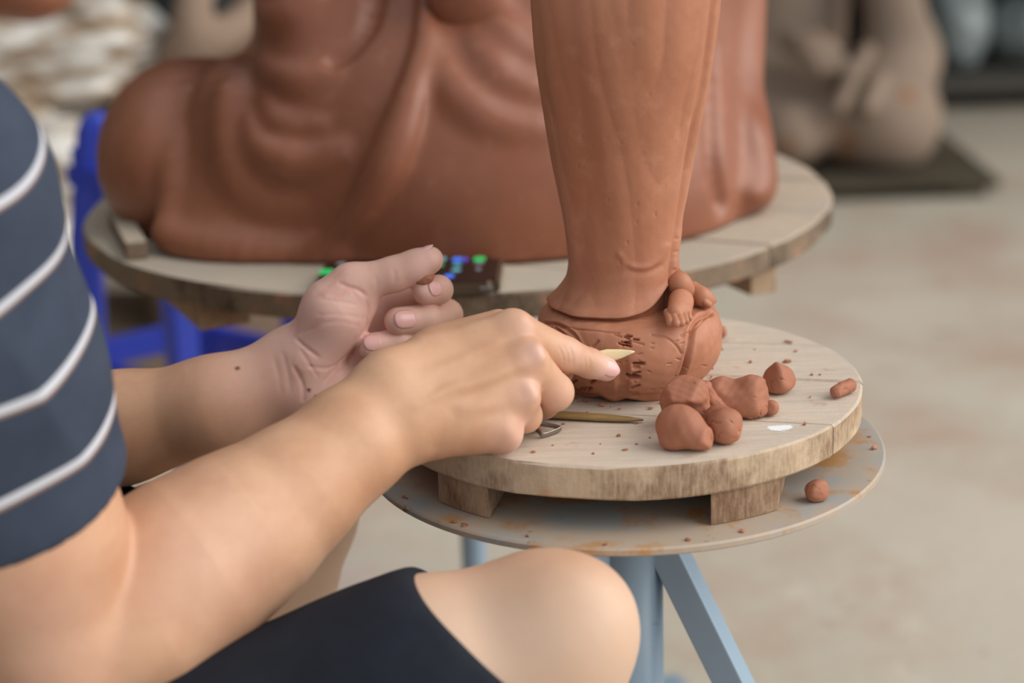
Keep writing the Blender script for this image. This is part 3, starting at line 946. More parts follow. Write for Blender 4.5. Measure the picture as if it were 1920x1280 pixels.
def crumbs(name, label, n, seed, sampler, mat, z, smin_, smax):
    r = np.random.RandomState(seed); bm = bmesh.new()
    k = 0
    while k < n:
        p = sampler(r)
        if p is None: continue
        k += 1; s = r.uniform(smin_, smax)
        t = bmesh.ops.create_icosphere(bm, subdivisions=1, radius=1)
        sc = Vector((s * r.uniform(.7, 2.2), s * r.uniform(.7, 1.3), s * r.uniform(.4, .9)))
        Mx = Matrix.Translation((p[0], p[1], z + sc.z * .7)) @ Matrix.Rotation(r.uniform(0, 6.3), 4, 'Z') @ Matrix.Diagonal(sc.to_4d())
        for v in t['verts']: v.co = v.co * (1 + r.uniform(-.25, .25))
        bmesh.ops.transform(bm, matrix=Mx, verts=t['verts'])
    o = bm_obj(name, bm, mat); tag(recenter(o), label, 'clay', None, 'stuff'); return o
def on_board(r):
    x, y = r.uniform(-.145, .145, 2)
    if math.hypot(x, y) > .147: return None
    if math.hypot(bc[0] + x - SB[0], bc[1] + y - SB[1]) < .047: return None
    return bc[0] + x, bc[1] + y
def on_disc(r):
    a = r.uniform(0, 6.3); q = r.uniform(.1575, .163)
    return dc[0] + q * math.cos(a), dc[1] + q * math.sin(a)
def near_base(r):
    a = r.uniform(0, 6.3); q = r.normal(.050, .004)
    return (SB[0] + q * math.cos(a), SB[1] + q * math.sin(a)) if q > .046 else None
crumbs('clay_crumbs', 'scattered clay crumbs and shavings on the small round board', 60, 3, on_board, MAT['clay_lump'], Z_B1, .0006, .0017)
crumbs('clay_crumbs', 'tiny crumbs around the foot of the statue base', 70, 4, near_base, MAT['clay_lump'], Z_B1, .0004, .0013)
crumbs('clay_crumbs', 'clay crumbs on the rim of the iron turntable', 26, 5, on_disc, MAT['clay_lump'], Z_DISC, .0006, .0018)

# ------------------------------------------------------------------ tools on the board
def taper(name, pts, widths, thick, mat, hint=(0, 0, 1), parent=None):
    """flat blade swept along pts, half-width per point"""
    pts = np.asarray(pts, float); V = []; Fc = []
    m = len(pts)
    for i in range(m):
        t = pts[min(i + 1, m - 1)] - pts[max(i - 1, 0)]
        a, s, q = frame(t, hint)
        wv = widths[i]; tk = thick[i] if hasattr(thick, '__len__') else thick
        for k in range(12):
            an = 2 * math.pi * k / 12
            V.append(pts[i] + s * wv * math.copysign(abs(math.cos(an)) ** .7, math.cos(an)) + q * tk * math.copysign(abs(math.sin(an)) ** .7, math.sin(an)))
    for i in range(m - 1):
        for k in range(12): Fc.append((i * 12 + k, i * 12 + (k + 1) % 12, (i + 1) * 12 + (k + 1) % 12, (i + 1) * 12 + k))
    Fc.append(tuple(range(11, -1, -1))); Fc.append(tuple(range((m - 1) * 12, m * 12)))
    return mesh_obj(name, V, Fc, mat, parent)
def bamboo(name, a, b):
    m = M(name, .45, .4); v = m.coord((60, 60, 60))
    m.color(m.mix(m.noise(4, 4, .6, vec=m.coord((20, 160, 160))), srgb(*a), srgb(*b))); return m.m
MAT['bamboo'] = bamboo('aged_bamboo', (118, 92, 52), (172, 142, 92))
MAT['fresh_wood'] = bamboo('fresh_bamboo', (226, 200, 150), (242, 222, 178))
p0, p1 = PZ(925, 770, Z_B1 + .0035), PZ(1206, 787, Z_B1 + .002)
ts = np.linspace(0, 1, 12)
o = taper('modelling_stick', [p0 + (p1 - p0) * t for t in ts], [.0038] * 9 + [.0034, .0026, .0008], [.0018] * 9 + [.0016, .0012, .0006], MAT['bamboo'])
tag(recenter(o), 'flat brown bamboo modelling stick lying on the board under the hand', 'tool')

lt = empty('loop_tool', PZ(1000, 806, Z_B1), 'small wire loop tool with pale handle half under the hand', 'tool')
wh = plain('pale_worn_handle', (190, 180, 165), .7, .3, .1, 90)
wire = M('flat_steel_wire', .35, .5); wire.color(srgb(150, 140, 132)); wire.set('Metallic', .8)
h0, h1 = PZ(948, 796, Z_B1 + .005), PZ(1004, 796, Z_B1 + .005)
V, Fc = tube([h0, h0 + (h1 - h0) * .5, h0 + (h1 - h0) * .95, h1], [.0038, .0042, .0042, .0034], 12); mesh_obj('handle', V, Fc, wh, lt, smooth=False)
loop = [PZ(1002, 793, Z_B1 + .005), PZ(1025, 796, Z_B1 + .004), PZ(1048, 801, Z_B1 + .003), PZ(1050, 804, Z_B1 + .0025), PZ(1034, 811, Z_B1 + .0022), PZ(1020, 815, Z_B1 + .0022), PZ(1014, 813, Z_B1 + .003), PZ(1000, 800, Z_B1 + .0045)]
taper('wire_loop', spline(np.array(loop), 5), [.0005] * 36, [.0015] * 36, wire.m, parent=lt)
f = union([ell(PZ(1011, 803, Z_B1 + .003), (.0018, .0016, .0016))]); v, q = mesher(f, *bounds_near([PZ(1011, 803, Z_B1 + .003)], .004), .0004)
mesh_obj('clay_smear', v, q, MAT['clay_lump'], lt)

# ------------------------------------------------------------------ big seated clay statue on the rear board
def rear_statue():
    d = 1.70
    zb = Z_R1
    core = ell(np.array([*P(945, 100, d)[:2], zb + .12]), (.232, .172, .52))
    c_low = ell(np.array([*PZ(905, 398, zb)[:2], zb + .02]), (.238, .185, .20))
    knee = union([ell(P(352, 285, 1.66), (.070, .125, .070)), cap(P(330, 330, 1.62), P(335, 400, 1.62), .050, .042), cap(P(360, 262, 1.67), P(640, 255, 1.74), .064, .08)], .05)
    flap = union([cap(P(450, 190, 1.585), P(352, 437, 1.545), .035, .026), cap(P(470, 230, 1.56), P(430, 452, 1.525), .045, .026), cap(P(540, 270, 1.55), P(520, 462, 1.515), .055, .024),
                  cap(P(600, 320, 1.55), P(610, 462, 1.515), .06, .024), cap(P(690, 330, 1.56), P(690, 462, 1.53), .06, .026)], .035)
    sleeve = union([cap(P(622, -120, 1.575), P(620, 205, 1.545), .066, .064), cap(P(620, 205, 1.545), P(690, 290, 1.545), .058, .045), cap(P(720, -120, 1.575), P(735, 200, 1.565), .07, .066)], .02)
    right = union([cap(P(1372, -80, 1.70), P(1366, 220, 1.64), .034, .030), cap(P(1366, 220, 1.64), P(1380, 345, 1.60), .03, .03), ell(P(1400, 290, 1.62), (.022, .05, .042)), ell(P(1398, 345, 1.60), (.020, .045, .016))], .02)
    body = union([core, (c_low, .06), (knee, .03), (flap, .014), (sleeve, .010), (right, .015),
                  (cap(P(930, -330, 1.72), P(930, -560, 1.72), .14, .10), .1), (ell(P(930, -800, 1.70), (.075, .08, .10)), .03), (cap(P(560, -420, 1.70), P(1340, -420, 1.70), .09, .09), .12)])
    kw = dict(d0=1.2, d1=2.2)
    def ridge(pix, r, sink=.35, n=3):
        pts = hits(body, pix, n, **kw)
        dp = (pts - CAM) @ FW
        for _ in range(14):
            ds_ = dp.copy(); ds_[1:-1] = (dp[:-2] + dp[1:-1] * 2 + dp[2:]) / 4; ray = (pts - CAM) / dp[:, None]; pts = CAM + ray * ds_[:, None]; dp = ds_
        m = len(pts); rr = np.array([r * min(1, .25 + 1.6 * min(i + 1, m - i) / m) for i in range(m)])
        pts = pts + norm(FW) * r * sink
        return chain(pts, rr, .004)
    sculpt = [body]
    # raised edge of the robe sweeping down across the front
    sculpt.append((ridge([(800, -30), (795, 90), (770, 190), (735, 290), (690, 375), (640, 435), (585, 478)], .0165, .0, 6), .006))
    # U-shaped hanging folds on the chest panel
    sculpt.append((ridge([(812, 70), (826, 125), (856, 175), (905, 218), (960, 238), (1020, 243)], .013, .5), .016))
    sculpt.append((ridge([(893, 70), (915, 115), (950, 150), (1015, 172)], .012, .5), .016))
    sculpt.append((ridge([(915, -20), (935, 45), (965, 85), (1020, 112)], .013, .5), .016))
    # sleeve folds: smile-shaped rolls
    sculpt.append((ridge([(490, 20), (512, 33), (540, 30), (570, 8), (590, -20)], .012, .3), .012))
    sculpt.append((ridge([(492, 112), (520, 142), (560, 152), (610, 140), (640, 120)], .011, .35), .012))
    sculpt.append((ridge([(474, 235), (492, 275), (535, 303), (590, 305), (640, 285)], .018, .2), .014))
    sculpt.append((ridge([(500, 190), (520, 225), (560, 240), (605, 235)], .009, .4), .012))
    sculpt.append((ridge([(352, 170), (340, 260), (330, 330), (318, 395), (308, 440)], .013, .5), .012))
    sculpt.append((ridge([(425, 180), (425, 260), (450, 330), (500, 375), (560, 385)], .012, .6), .02))
    sculpt.append((ridge([(308, 440), (350, 462), (430, 478), (530, 482), (620, 472)], .014, .1), .02))
    solid = union(sculpt)
    # grooves
    def groove(pix, r, prev):
        pts = hits(body, pix, 3, **kw) - norm(FW) * r * .25
        return minus(prev, chain(pts, [r] * len(pts), .003), .008)
    solid = groove([(710, -20), (690, 50), (655, 95), (625, 118)], .006, solid)
    solid = groove([(1335, 90), (1338, 200), (1342, 300), (1355, 380)], .010, solid)
    # hanging sash end, a thick tongue standing off the chest
    t0 = hit(body, 865, 10, **kw)
    sash = ell(t0 + np.array([0, -.006, .02]), (.031, .013, .050), (norm((1, 0, .12)), np.array([0, 1, 0]), np.array([0, 0, 1.])))
    final = inter(solid, half_space((0, 0, zb + .0006), (0, 0, -1)), .004)
    st = empty('seated_statue', (*PZ(900, 398, zb)[:2], zb), 'big reddish-brown seated clay statue with draped robe on the rear board', 'statue')
    v, q = mesher(final, (-.42, 1.38, zb - .004), (.33, 1.98, 1.42), .0036)
    mesh_obj('robed_figure', v, q, MAT['clay_rear'], st)
    v, q = mesher(sash, t0 + np.array([-.05, -.04, -.07]), t0 + np.array([.05, .04, .09]), .002)
    mesh_obj('sash_end', v, q, MAT['clay_rear'], st)
rear_statue()

# ------------------------------------------------------------------ dried tan statue further back on the right
def tan_statue():
    D = 4.45
    k = D / F_PX
    body = union([cap(P(1370, 190, 4.6), P(1655, 225, 4.35), 95 * k, 98 * k), cap(P(1655, 225, 4.35), P(1690, 110, 4.5), 80 * k, 62 * k), cap(P(1690, 110, 4.5), P(1655, -120, 4.6), 60 * k, 58 * k),
                  cap(P(1470, 120, 4.75), P(1480, -250, 4.8), 120 * k, 130 * k), cap(P(1330, 230, 4.5), P(1480, 255, 4.3), 70 * k, 60 * k), ell(P(1500, -420, 4.75), (.13, .14, .17))], .08)
    hand = union([cap(P(1480, 75, 4.36), P(1545, 95, 4.28), 26 * k, 24 * k), cap(P(1530, 85, 4.28), P(1560, 128, 4.24), 16 * k, 12 * k), cap(P(1550, 85, 4.28), P(1580, 122, 4.24), 15 * k, 11 * k), cap(P(1515, 95, 4.27), P(1538, 130, 4.24), 14 * k, 11 * k), cap(P(1500, 80, 4.26), P(1535, 65, 4.25), 12 * k, 9 * k)], .012)
    leg_fold = union([cap(P(1575, 200, 4.20), P(1625, 95, 4.25), 13 * k, 15 * k), cap(P(1625, 200, 4.2), P(1650, 140, 4.22), 12 * k, 10 * k)], .01)
    z0 = .045
    f = inter(union([body, (hand, .01), (leg_fold, .03)]), half_space((0, 0, z0), (0, 0, -1)), .02)
    lo, hi = bounds_near([P(1250, 300, 4.2), P(1780, 300, 4.2), P(1250, -560, 5.1), P(1800, -560, 4.9)], .05)
    lo[2] = z0 - .02
    v, q = mesher(f, lo, hi, .009)
    m = M('dried_tan_clay_with_ochre_spots', .8, .2)
    c = m.mix(m.noise(5, 4), srgb(138, 118, 102), srgb(168, 147, 130))
    c = m.mix(m.ramp(m.noise(9, 3, .5), .62, .72), c, srgb(158, 104, 68)); m.color(c)
    o = mesh_obj('seated_statue', v, q, m.m)
    tag(recenter(o), 'pale tan seated clay figure with hand in lap, blurred behind right', 'statue')
    # greenish plank pallet beneath, its colour darkened to paint in the dimness there
    pm = plain('dimmed_plank', (88, 80, 66), .9, .2, .25, 8)
    c0 = PZ(1600, 318, .02)
    pal = empty('plank_pallet', (c0[0], c0[1], 0), 'low greenish plank pallet on the floor under the tan statue', 'pallet')
    for i in range(4):
        y = c0[1] - .16 + i * .22
        bm_obj('plank', box_bm((c0[0] - .05, y, .033), np.eye(3), (.34, .10, .011), .003), pm, pal)
    for x in (-.33, .22):
        bm_obj('runner', box_bm((c0[0] + x, c0[1] + .17, .0108), np.eye(3), (.04, .42, .0105), .002), pm, pal)
tan_statue()

# ------------------------------------------------------------------ dark rack with plastic-wrapped bundles, far right
def rack():
    D = 5.2
    dk = plain('dark_timber_and_shade', (24, 23, 22), .8, .2, .2, 6)  # near-black, for the rack and the painted shade under its shelf
    gr = plain('grey_shelf_board', (92, 88, 82), .7, .3, .15, 6)
    a = P(1745, 165, D); y0 = a[1]; zs = a[2]
    t = empty('storage_rack', (a[0] + .6, y0 + .35, 0), 'dark timber storage rack in the far right background', 'rack')
    x0, x1 = a[0] - .38, a[0] + 1.4
    bm_obj('shelf', box_bm(((x0 + x1) / 2, y0 + .35, zs), np.eye(3), ((x1 - x0) / 2, .36, .022), .004), gr, t)
    bm_obj('gap_shade_block', box_bm(((x0 + x1) / 2, y0 + .40, (zs - .023) / 2), np.eye(3), ((x1 - x0) / 2 - .03, .30, (zs - .023) / 2), .002), dk, t)  # dark block standing in for the shaded gap under the shelf
    bm_obj('shelf', box_bm(((x0 + x1) / 2, y0 + .35, zs + .62), np.eye(3), ((x1 - x0) / 2, .36, .03), .004), dk, t)
    bm_obj('back_panel', box_bm(((x0 + x1) / 2, y0 + .73, .62), np.eye(3), ((x1 - x0) / 2, .012, .615), .002), dk, t)
    for x in (x0 + .03, x1 - .03):
        bm_obj('side_panel', box_bm((x, y0 + .36, .5 * (zs + .95)), np.eye(3), (.02, .36, .5 * (zs + .95)), .003), dk, t)
    film = M('cloudy_plastic_film', .3, .5); film.color(film.mix(film.noise(8, 4), srgb(120, 128, 126), srgb(190, 200, 200)))
    MAT['film_grey'] = film.m
    z1 = zs + .0225
    for i, (px, w_, h_, lb) in enumerate(((1790, .12, .15, 'greyish plastic-wrapped bundle at the left on the dark rack shelf'), (1925, .105, .11, 'smaller pale plastic-wrapped bundle further right on the dark rack shelf'))):
        p = P(px, 120, D + .2)
        wv = Wobble(70 + i, 18); wv2 = Wobble(80 + i, 45)
        f0 = ell((p[0], y0 + .28, z1 + h_ * .8), (w_, .17, h_ * 1.05))
        f = inter(lambda q, f0=f0: f0(q) + .03 * np.abs(wv(q)) + .012 * np.abs(wv2(q)), half_space((0, 0, z1), (0, 0, -1)), .01)
        v, q = mesher(f, (p[0] - w_ - .04, y0 + .06, z1 - .02), (p[0] + w_ + .04, y0 + .52, z1 + h_ * 2.2), .009)
        tag(recenter(mesh_obj('wrapped_bundle', v, q, film.m)), lb, 'bundle', 'wrapped bundles on the rack')
rack()

# ------------------------------------------------------------------ left background: plastic-wrapped clay, a clay piece on top, a tan looped figure
def left_background():
    D = 3.1; k = D / F_PX
    film = M('wrinkled_clear_film_over_clay', .28, .5)
    c = film.mix(film.ramp(film.noise(9, 5, .65, vec=film.coord((1, 1, 3.4))), .42, .58), srgb(158, 136, 112), srgb(232, 230, 224)); film.color(c)
    z0 = .02
    base = union([cap(P(-160, 120, 3.2), P(150, 110, 3.2), 130 * k, 95 * k), cap(P(-120, 330, 3.15), P(110, 300, 3.1), 150 * k, 90 * k), cap(P(-120, 560, 3.1), P(60, 520, 3.1), 150 * k, 110 * k), ell(P(215, 60, 3.25), (95 * k, .12, 80 * k))], .08)
    w1 = Wobble(90, 16); w2 = Wobble(91, 42)
    S = np.array([.45, .6, 1.9], np.float32)
    f = lambda p: base(p) + .013 * (1 - np.abs(w1(p * S)) * 2.2) + .011 * (1 - np.abs(w2(p * S)) * 2.4) - .012
    g = inter(f, half_space((0, 0, z0), (0, 0, -1)), .01)
    lo, hi = bounds_near([P(-380, 0, 2.95), P(330, 0, 3.4), P(-380, 300, 2.9)], .06); lo[2] = z0 - .02; hi[2] = P(0, -60, 3.2)[2] + .02
    lo[1] -= .1; hi[1] += .15
    v, q = mesher(g, lo, hi, .009)
    tag(recenter(mesh_obj('wrapped_clay', v, q, film.m)), 'heap of clay wrapped in wrinkled pale plastic film behind the blue chair', 'clay')
    top = float(v[:, 2].max())
    pm = plain('old_plank', (120, 104, 86), .9, .2, .2, 8)
    c0 = (lo + hi) / 2
    o = bm_obj('floor_plank', box_bm((c0[0], c0[1], .01), np.eye(3), (.42, .3, .0095), .002), pm)
    tag(recenter(o), 'flat wooden plank on the floor under the plastic-wrapped heap', 'plank')
    # rounded reddish clay piece peeking in at the top left
    p = P(55, -18, 2.75)
    f2 = union([ell(p, (88 * 2.75 / F_PX, .06, 48 * 2.75 / F_PX)), cap(p, P(-120, -30, 2.8), .045, .05), cap(P(-60, -60, 2.78), P(-60, -300, 2.85), .07, .08)], .03)
    return p, f2
_p, _f2 = left_background()
def hung_piece():
    lo, hi = bounds_near([P(-190, 40, 2.7), P(160, 40, 2.7), P(-190, -380, 2.95), P(160, -380, 2.95)], .03)
    v, q = mesher(_f2, lo, hi, .006)
    return v, q
_v, _q = hung_piece()
tag(recenter(mesh_obj('clay_piece', _v, _q, MAT['clay_rear'])), 'rounded reddish clay piece resting on the plastic-wrapped heap', 'clay')
def tan_loop():
    D = 3.3; k = D / F_PX
    body = union([cap(P(430, 130, 3.35), P(560, 60, 3.4), 85 * k, 95 * k), cap(P(480, 330, 3.4), P(480, 160, 3.4), 150 * k, 120 * k), cap(P(560, 40, 3.4), P(560, -280, 3.45), 90 * k, 80 * k), ell(P(480, 560, 3.4), (200 * k, .2, 240 * k))], .08)
    arm = chain(spline(np.array([P(330, 105, 3.2), P(355, 60, 3.18), P(362, 10, 3.18), P(385, -45, 3.2), P(440, -75, 3.25), P(500, -110, 3.3)]), 4), [24 * k] * 21, .02)
    arm2 = chain(spline(np.array([P(325, 115, 3.2), P(400, 80, 3.2), P(455, 40, 3.25), P(500, 0, 3.3)]), 4), [26 * k] * 13, .02)
    f = inter(union([body, (arm, .03), (arm2, .03)]), half_space((0, 0, .003), (0, 0, -1)), .01)
    lo, hi = bounds_near([P(250, 0, 3.1), P(700, 0, 3.1), P(250, -400, 3.7), P(700, -400, 3.6)], .04); lo[2] = -.02
    v, q = mesher(f, lo, hi, .009)
    tag(recenter(mesh_obj('looped_statue', v, q, MAT['clay_tan'])), 'tan clay figure with arm bent in a loop, behind the big statue', 'statue')
tan_loop()
def dark_sack():
    c = PZ(350, 60, 0); c = P(352, 40, 4.3)
    mm = plain('dark_tarpaulin', (52, 58, 60), .6, .3, .2, 5)
    w_ = Wobble(33, 14)
    f0 = ell((c[0], c[1] + .1, .42), (.26, .2, .5))
    f = inter(lambda p: f0(p) + .03 * w_(p), half_space((0, 0, .002), (0, 0, -1)), .02)
    v, q = mesher(f, (c[0] - .36, c[1] - .2, -.02), (c[0] + .36, c[1] + .4, 1.0), .012)
    tag(recenter(mesh_obj('tarpaulin_bundle', v, q, mm)), 'dark tarpaulin-covered bundle behind the tan looped figure', 'bundle')
dark_sack()

# ------------------------------------------------------------------ the person modelling the clay
def skin_mat():
    m = M('skin', .48, .45)
    n = m.noise(22, 4, .6)
    c = m.mix(m.ramp(n, .35, .65), srgb(190, 141, 108), srgb(206, 160, 127))
    pk = m.attr('pink')
    c = m.mix(m.math('MULTIPLY', pk, 1.0, True), c, srgb(236, 190, 178))
    c = m.mix(m.math('MULTIPLY', m.ramp(m.noise(70, 4, .6), .55, .75), m.math('MULTIPLY', pk, .55, True)), c, srgb(205, 120, 104))
    c = m.mix(m.math('MULTIPLY', m.attr('pale'), 1.0, True), c, srgb(216, 184, 160))
    c = m.mix(m.math('MULTIPLY', m.attr('mole'), 1.0, True), c, srgb(92, 52, 44))
    m.color(c)
    m.set('Subsurface Weight', .06); m.set('Subsurface Radius', (.012, .005, .003)); m.set('Subsurface Scale', .5)
    m.bump(m.noise(500, 3, .6), .12, .0005)
    m.bump(m.noise(160, 4, .6, vec=m.coord((1, 1, .5))), .10, .0008)
    return m.m
MAT['skin'] = skin_mat()
nm = M('fingernail', .25, .5); nm.color(srgb(232, 180, 172)); nm.set('Subsurface Weight', .1); nm.set('Subsurface Radius', (.004, .002, .001))
MAT['nail'] = nm.m

def pc(pts):
    return [P(*q) for q in pts]

# ---- near (right) arm
E_R = P(122, 1222, .958); S_R = P(-172, 380, .845)
BICEP = union([cap(E_R, P(30, 985, .922), .048, .0495), cap(P(30, 985, .922), S_R, .0495, .052)], .02)
def right_arm(bicep):
    fore = union([cap(E_R, P(250, 1142, .973), .0475, .049), cap(P(250, 1142, .973), P(370, 1050, .986), .049, .0453), cap(P(370, 1050, .986), P(472, 980, .998), .0453, .039),
                  cap(P(472, 980, .998), P(560, 912, 1.008), .039, .0332)], .02)
    up_ = union([cap(P(560, 912, 1.008), P(650, 820, 1.022), .032, .0268), cap(P(650, 820, 1.022), P(735, 728, 1.036), .0268, .021)], .01)
    lo_ = union([cap(P(560, 912, 1.008), P(662, 845, 1.020), .032, .0265), cap(P(662, 845, 1.020), P(775, 790, 1.033), .0265, .0205)], .01)
    metac = union([cap(P(735, 728, 1.032), P(812, 688, 1.05), .021, .0185), cap(P(812, 688, 1.05), P(960, 622, 1.053), .0185, .0125),
                   cap(P(825, 668, 1.068), P(935, 622, 1.072), .019, .0135),
                   cap(P(755, 755, 1.03), P(985, 677, 1.043), .019, .0125), cap(P(775, 785, 1.03), P(972, 742, 1.041), .019, .0118),
                   cap(P(785, 795, 1.033), P(934, 800, 1.040), .019, .0112), cap(P(830, 790, 1.036), P(925, 797, 1.042), .018, .0145), cap(P(830, 730, 1.06), P(940, 705, 1.068), .02, .016)], .010)
    F = []
    F.append(chain(pc([(962, 622, 1.053), (1060, 664, 1.076), (1106, 681, 1.087), (1137, 692, 1.0925)]), [.0125, .0102, .0087, .0073], .003))
    F.append(chain(pc([(985, 677, 1.043), (1040, 735, 1.070), (1018, 756, 1.090), (985, 750, 1.094)]), [.0125, .0110, .0093, .008], .003))
    F.append(chain(pc([(972, 742, 1.041), (984, 779, 1.060), (972, 782, 1.074), (945, 772, 1.078)]), [.0118, .0098, .0088, .0078], .003))
    F.append(chain(pc([(934, 800, 1.040), (946, 817, 1.041), (938, 810, 1.050), (912, 802, 1.056)]), [.0112, .0088, .0078, .007], .003))
    th = chain(pc([(835, 700, 1.078), (905, 685, 1.096), (985, 692, 1.105), (1050, 697, 1.105)]), [.016, .0132, .0112, .0085], .004)
    fing = union([(f, .0010) for f in F])
    hand = union([metac, (fing, .0055), (th, .008)])
    fore_all = union([fore, (up_, .012), (lo_, .012)])
    arm = union([fore_all, (hand, .010), (bicep, .005)])
    return arm
cutR_p = P(-12, 820, .902); cutR_n = norm(E_R - S_R)
ARM_R = right_arm(BICEP)
ARM_R_LOW = right_arm(inter(BICEP, half_space(cutR_p + cutR_n * .012, -cutR_n)))

# ---- far (left) arm; Q shifts it to its own distance
def Q_(x, y, d): return P(x, y, d + .035)
E_L = Q_(-110, 862, 1.19)
def left_arm():
    fore = union([cap(E_L, Q_(90, 818, 1.165), .041, .0375), cap(Q_(90, 818, 1.165), Q_(220, 803, 1.150), .0375, .0335), cap(Q_(220, 803, 1.150), Q_(400, 763, 1.138), .0335, .0315)], .02)
    wr = union([cap(Q_(400, 763, 1.138), Q_(553, 672, 1.135), .0285, .0192), cap(Q_(400, 765, 1.138), Q_(566, 728, 1.138), .0285, .0205)], .012)
    palm = union([cap(Q_(553, 672, 1.135), Q_(700, 578, 1.163), .0195, .013), cap(Q_(560, 690, 1.14), Q_(708, 610, 1.167), .02, .013), cap(Q_(565, 715, 1.14), Q_(703, 646, 1.167), .02, .0125),
                  cap(Q_(566, 728, 1.138), Q_(688, 688, 1.165), .0205, .012), cap(Q_(600, 742, 1.135), Q_(675, 712, 1.148), .018, .014)], .012)
    thenar = union([cap(Q_(585, 665, 1.128), Q_(632, 585, 1.122), .0195, .0205), cap(Q_(632, 585, 1.122), Q_(660, 560, 1.124), .0205, .016)], .012)
    th = chain(pc([(622, 580, 1.152), (660, 535, 1.152), (742, 513, 1.151), (780, 499, 1.150), (806, 487, 1.149)]), [.0165, .0135, .0104, .0098, .0086], .006)
    F = []
    F.append(chain([Q_(715, 568, 1.165), Q_(815, 546, 1.158), Q_(822, 543, 1.130), Q_(797, 546, 1.119)], [.0125, .0098, .0090, .0084], .003))
    F.append(chain([Q_(712, 605, 1.168), Q_(838, 590, 1.156), Q_(800, 597, 1.127), Q_(747, 602, 1.119)], [.0125, .0100, .0093, .0090], .003))
    F.append(chain([Q_(704, 645, 1.168), Q_(805, 630, 1.150), Q_(750, 640, 1.126), Q_(692, 648, 1.120)], [.0122, .0095, .0086, .0080], .003))
    F.append(chain([Q_(688, 688, 1.165), Q_(765, 676, 1.146), Q_(740, 686, 1.128), Q_(706, 694, 1.124)], [.0112, .0085, .0077, .0070], .003))
    fing = union([(f, .0004) for f in F])
    arm = union([fore, (wr, .012), (palm, .012), (thenar, .009), (th, .007), (fing, .003)])
    return arm
ARM_L = left_arm()

# ---- trunk, legs, head
S_L = S_R + np.array([-.17, .31, -.02])
HIP_R = P(-180, 1700, .955); HIP_L = HIP_R + np.array([0, .17, 0])
K_R = P(1012, 1202, .985); K_L = P(552, 960, 1.26)
A_R = np.array([K_R[0] - .02, K_R[1] - .01, .085]); A_L = np.array([K_L[0] - .10, K_L[1] + .01, .085])
PEL = (HIP_R + HIP_L) / 2 + np.array([-.05, 0, 0]); CH = (S_R + S_L) / 2 + np.array([-.09, 0, .01])
thigh_r = union([cap(K_R, P(800, 1278, .98), .0445, .0535), cap(P(800, 1278, .98), P(700, 1318, .978), .0535, .054), cap(P(700, 1318, .978), HIP_R, .054, .075)], .02)
MID_L = P(300, 1085, 1.22)
thigh_l = union([cap(K_L, MID_L, .043, .060), cap(MID_L, HIP_L, .060, .078)], .02)
def shin(K, A, r0):
    m = K * .68 + A * .32 + np.array([-.012, 0, 0])
    return union([cap(K, m, r0, .050), cap(m, A, .048, .030), cap(A, A + np.array([-.03, 0, -.045]), .03, .028), cap(A + np.array([-.01, 0, -.03]), A + np.array([.15, -.01, -.062]), .034, .020), cap(A + np.array([.02, .012, -.05]), A + np.array([.14, .03, -.064]), .026, .018)], .02)
legs = union([thigh_r, (shin(K_R, A_R, .0445), .02), (ell(P(1058, 1178, .968), (.034, .030, .040), (norm((.8, -.2, -.5)), norm((.2, 1, 0)), norm((.5, 0, .85)))), .025), thigh_l, (shin(K_L, A_L, .041), .012)])
NECK = CH + np.array([.03, 0, .06]); HEAD = CH + np.array([.085, .0, .225])
fwd = norm((.9, .05, -.42)); hup = norm(np.array([.42, 0, .9])); hs = np.cross(hup, fwd)
head = union([ell(HEAD, (.098, .074, .112), (fwd, hs, hup)), (cap(HEAD + fwd * .045 - hup * .07, HEAD + fwd * .06 - hup * .09, .045, .034), .03), (cap(HEAD + fwd * .096 + hup * .01, HEAD + fwd * .112 - hup * .032, .009, .014), .012),
              (cap(HEAD + fwd * .094 - hup * .062 - hs * .018, HEAD + fwd * .094 - hup * .062 + hs * .018, .008, .008), .008), (ell(HEAD + hs * .074 - hup * .012, (.018, .008, .030), (fwd, hs, hup)), .006), (ell(HEAD - hs * .074 - hup * .012, (.018, .008, .030), (fwd, hs, hup)), .006)])
for sg in (-1, 1):
    head = minus(head, ell(HEAD + fwd * .098 + hs * sg * .032 + hup * .012, (.014, .017, .010), (fwd, hs, hup)), .008)
trunk = union([cap(PEL, PEL * .5 + CH * .5, .115, .105), cap(PEL * .5 + CH * .5, CH - np.array([0, 0, .08]), .105, .11), cap(S_R, CH + np.array([.02, -.07, -.02]), .05, .07), cap(S_L, CH + np.array([.02, .07, -.02]), .05, .07), cap(HIP_R, HIP_L, .085, .085), cap(CH, NECK + fwd * .02, .06, .052), cap(NECK, HEAD - hup * .05, .052, .05)], .06)
torso = union([trunk, (head, .015), (legs, .03)])

# split planes inside the sleeves, where fine arms join the coarse trunk
cutL_p = Q_(60, 825, 1.17); cutL_n = norm(Q_(400, 763, 1.138) - E_L)
upper_l = cap(E_L, S_L, .043, .055)
bodyc = union([torso, (inter(BICEP, half_space(cutR_p, cutR_n)), .0), (inter(union([ARM_L, (upper_l, .02)]), half_space(cutL_p, cutL_n)), .0)])

def strip_cap(v, q, p0, n, h, R):
    """drop the flat cap lying on the split plane"""
    dist = (v - p0) @ n; near = (np.abs(dist) < h * .75) & (np.linalg.norm(v - p0, axis=1) < R)
    keep = ~near[q].all(1)
    return q[keep]

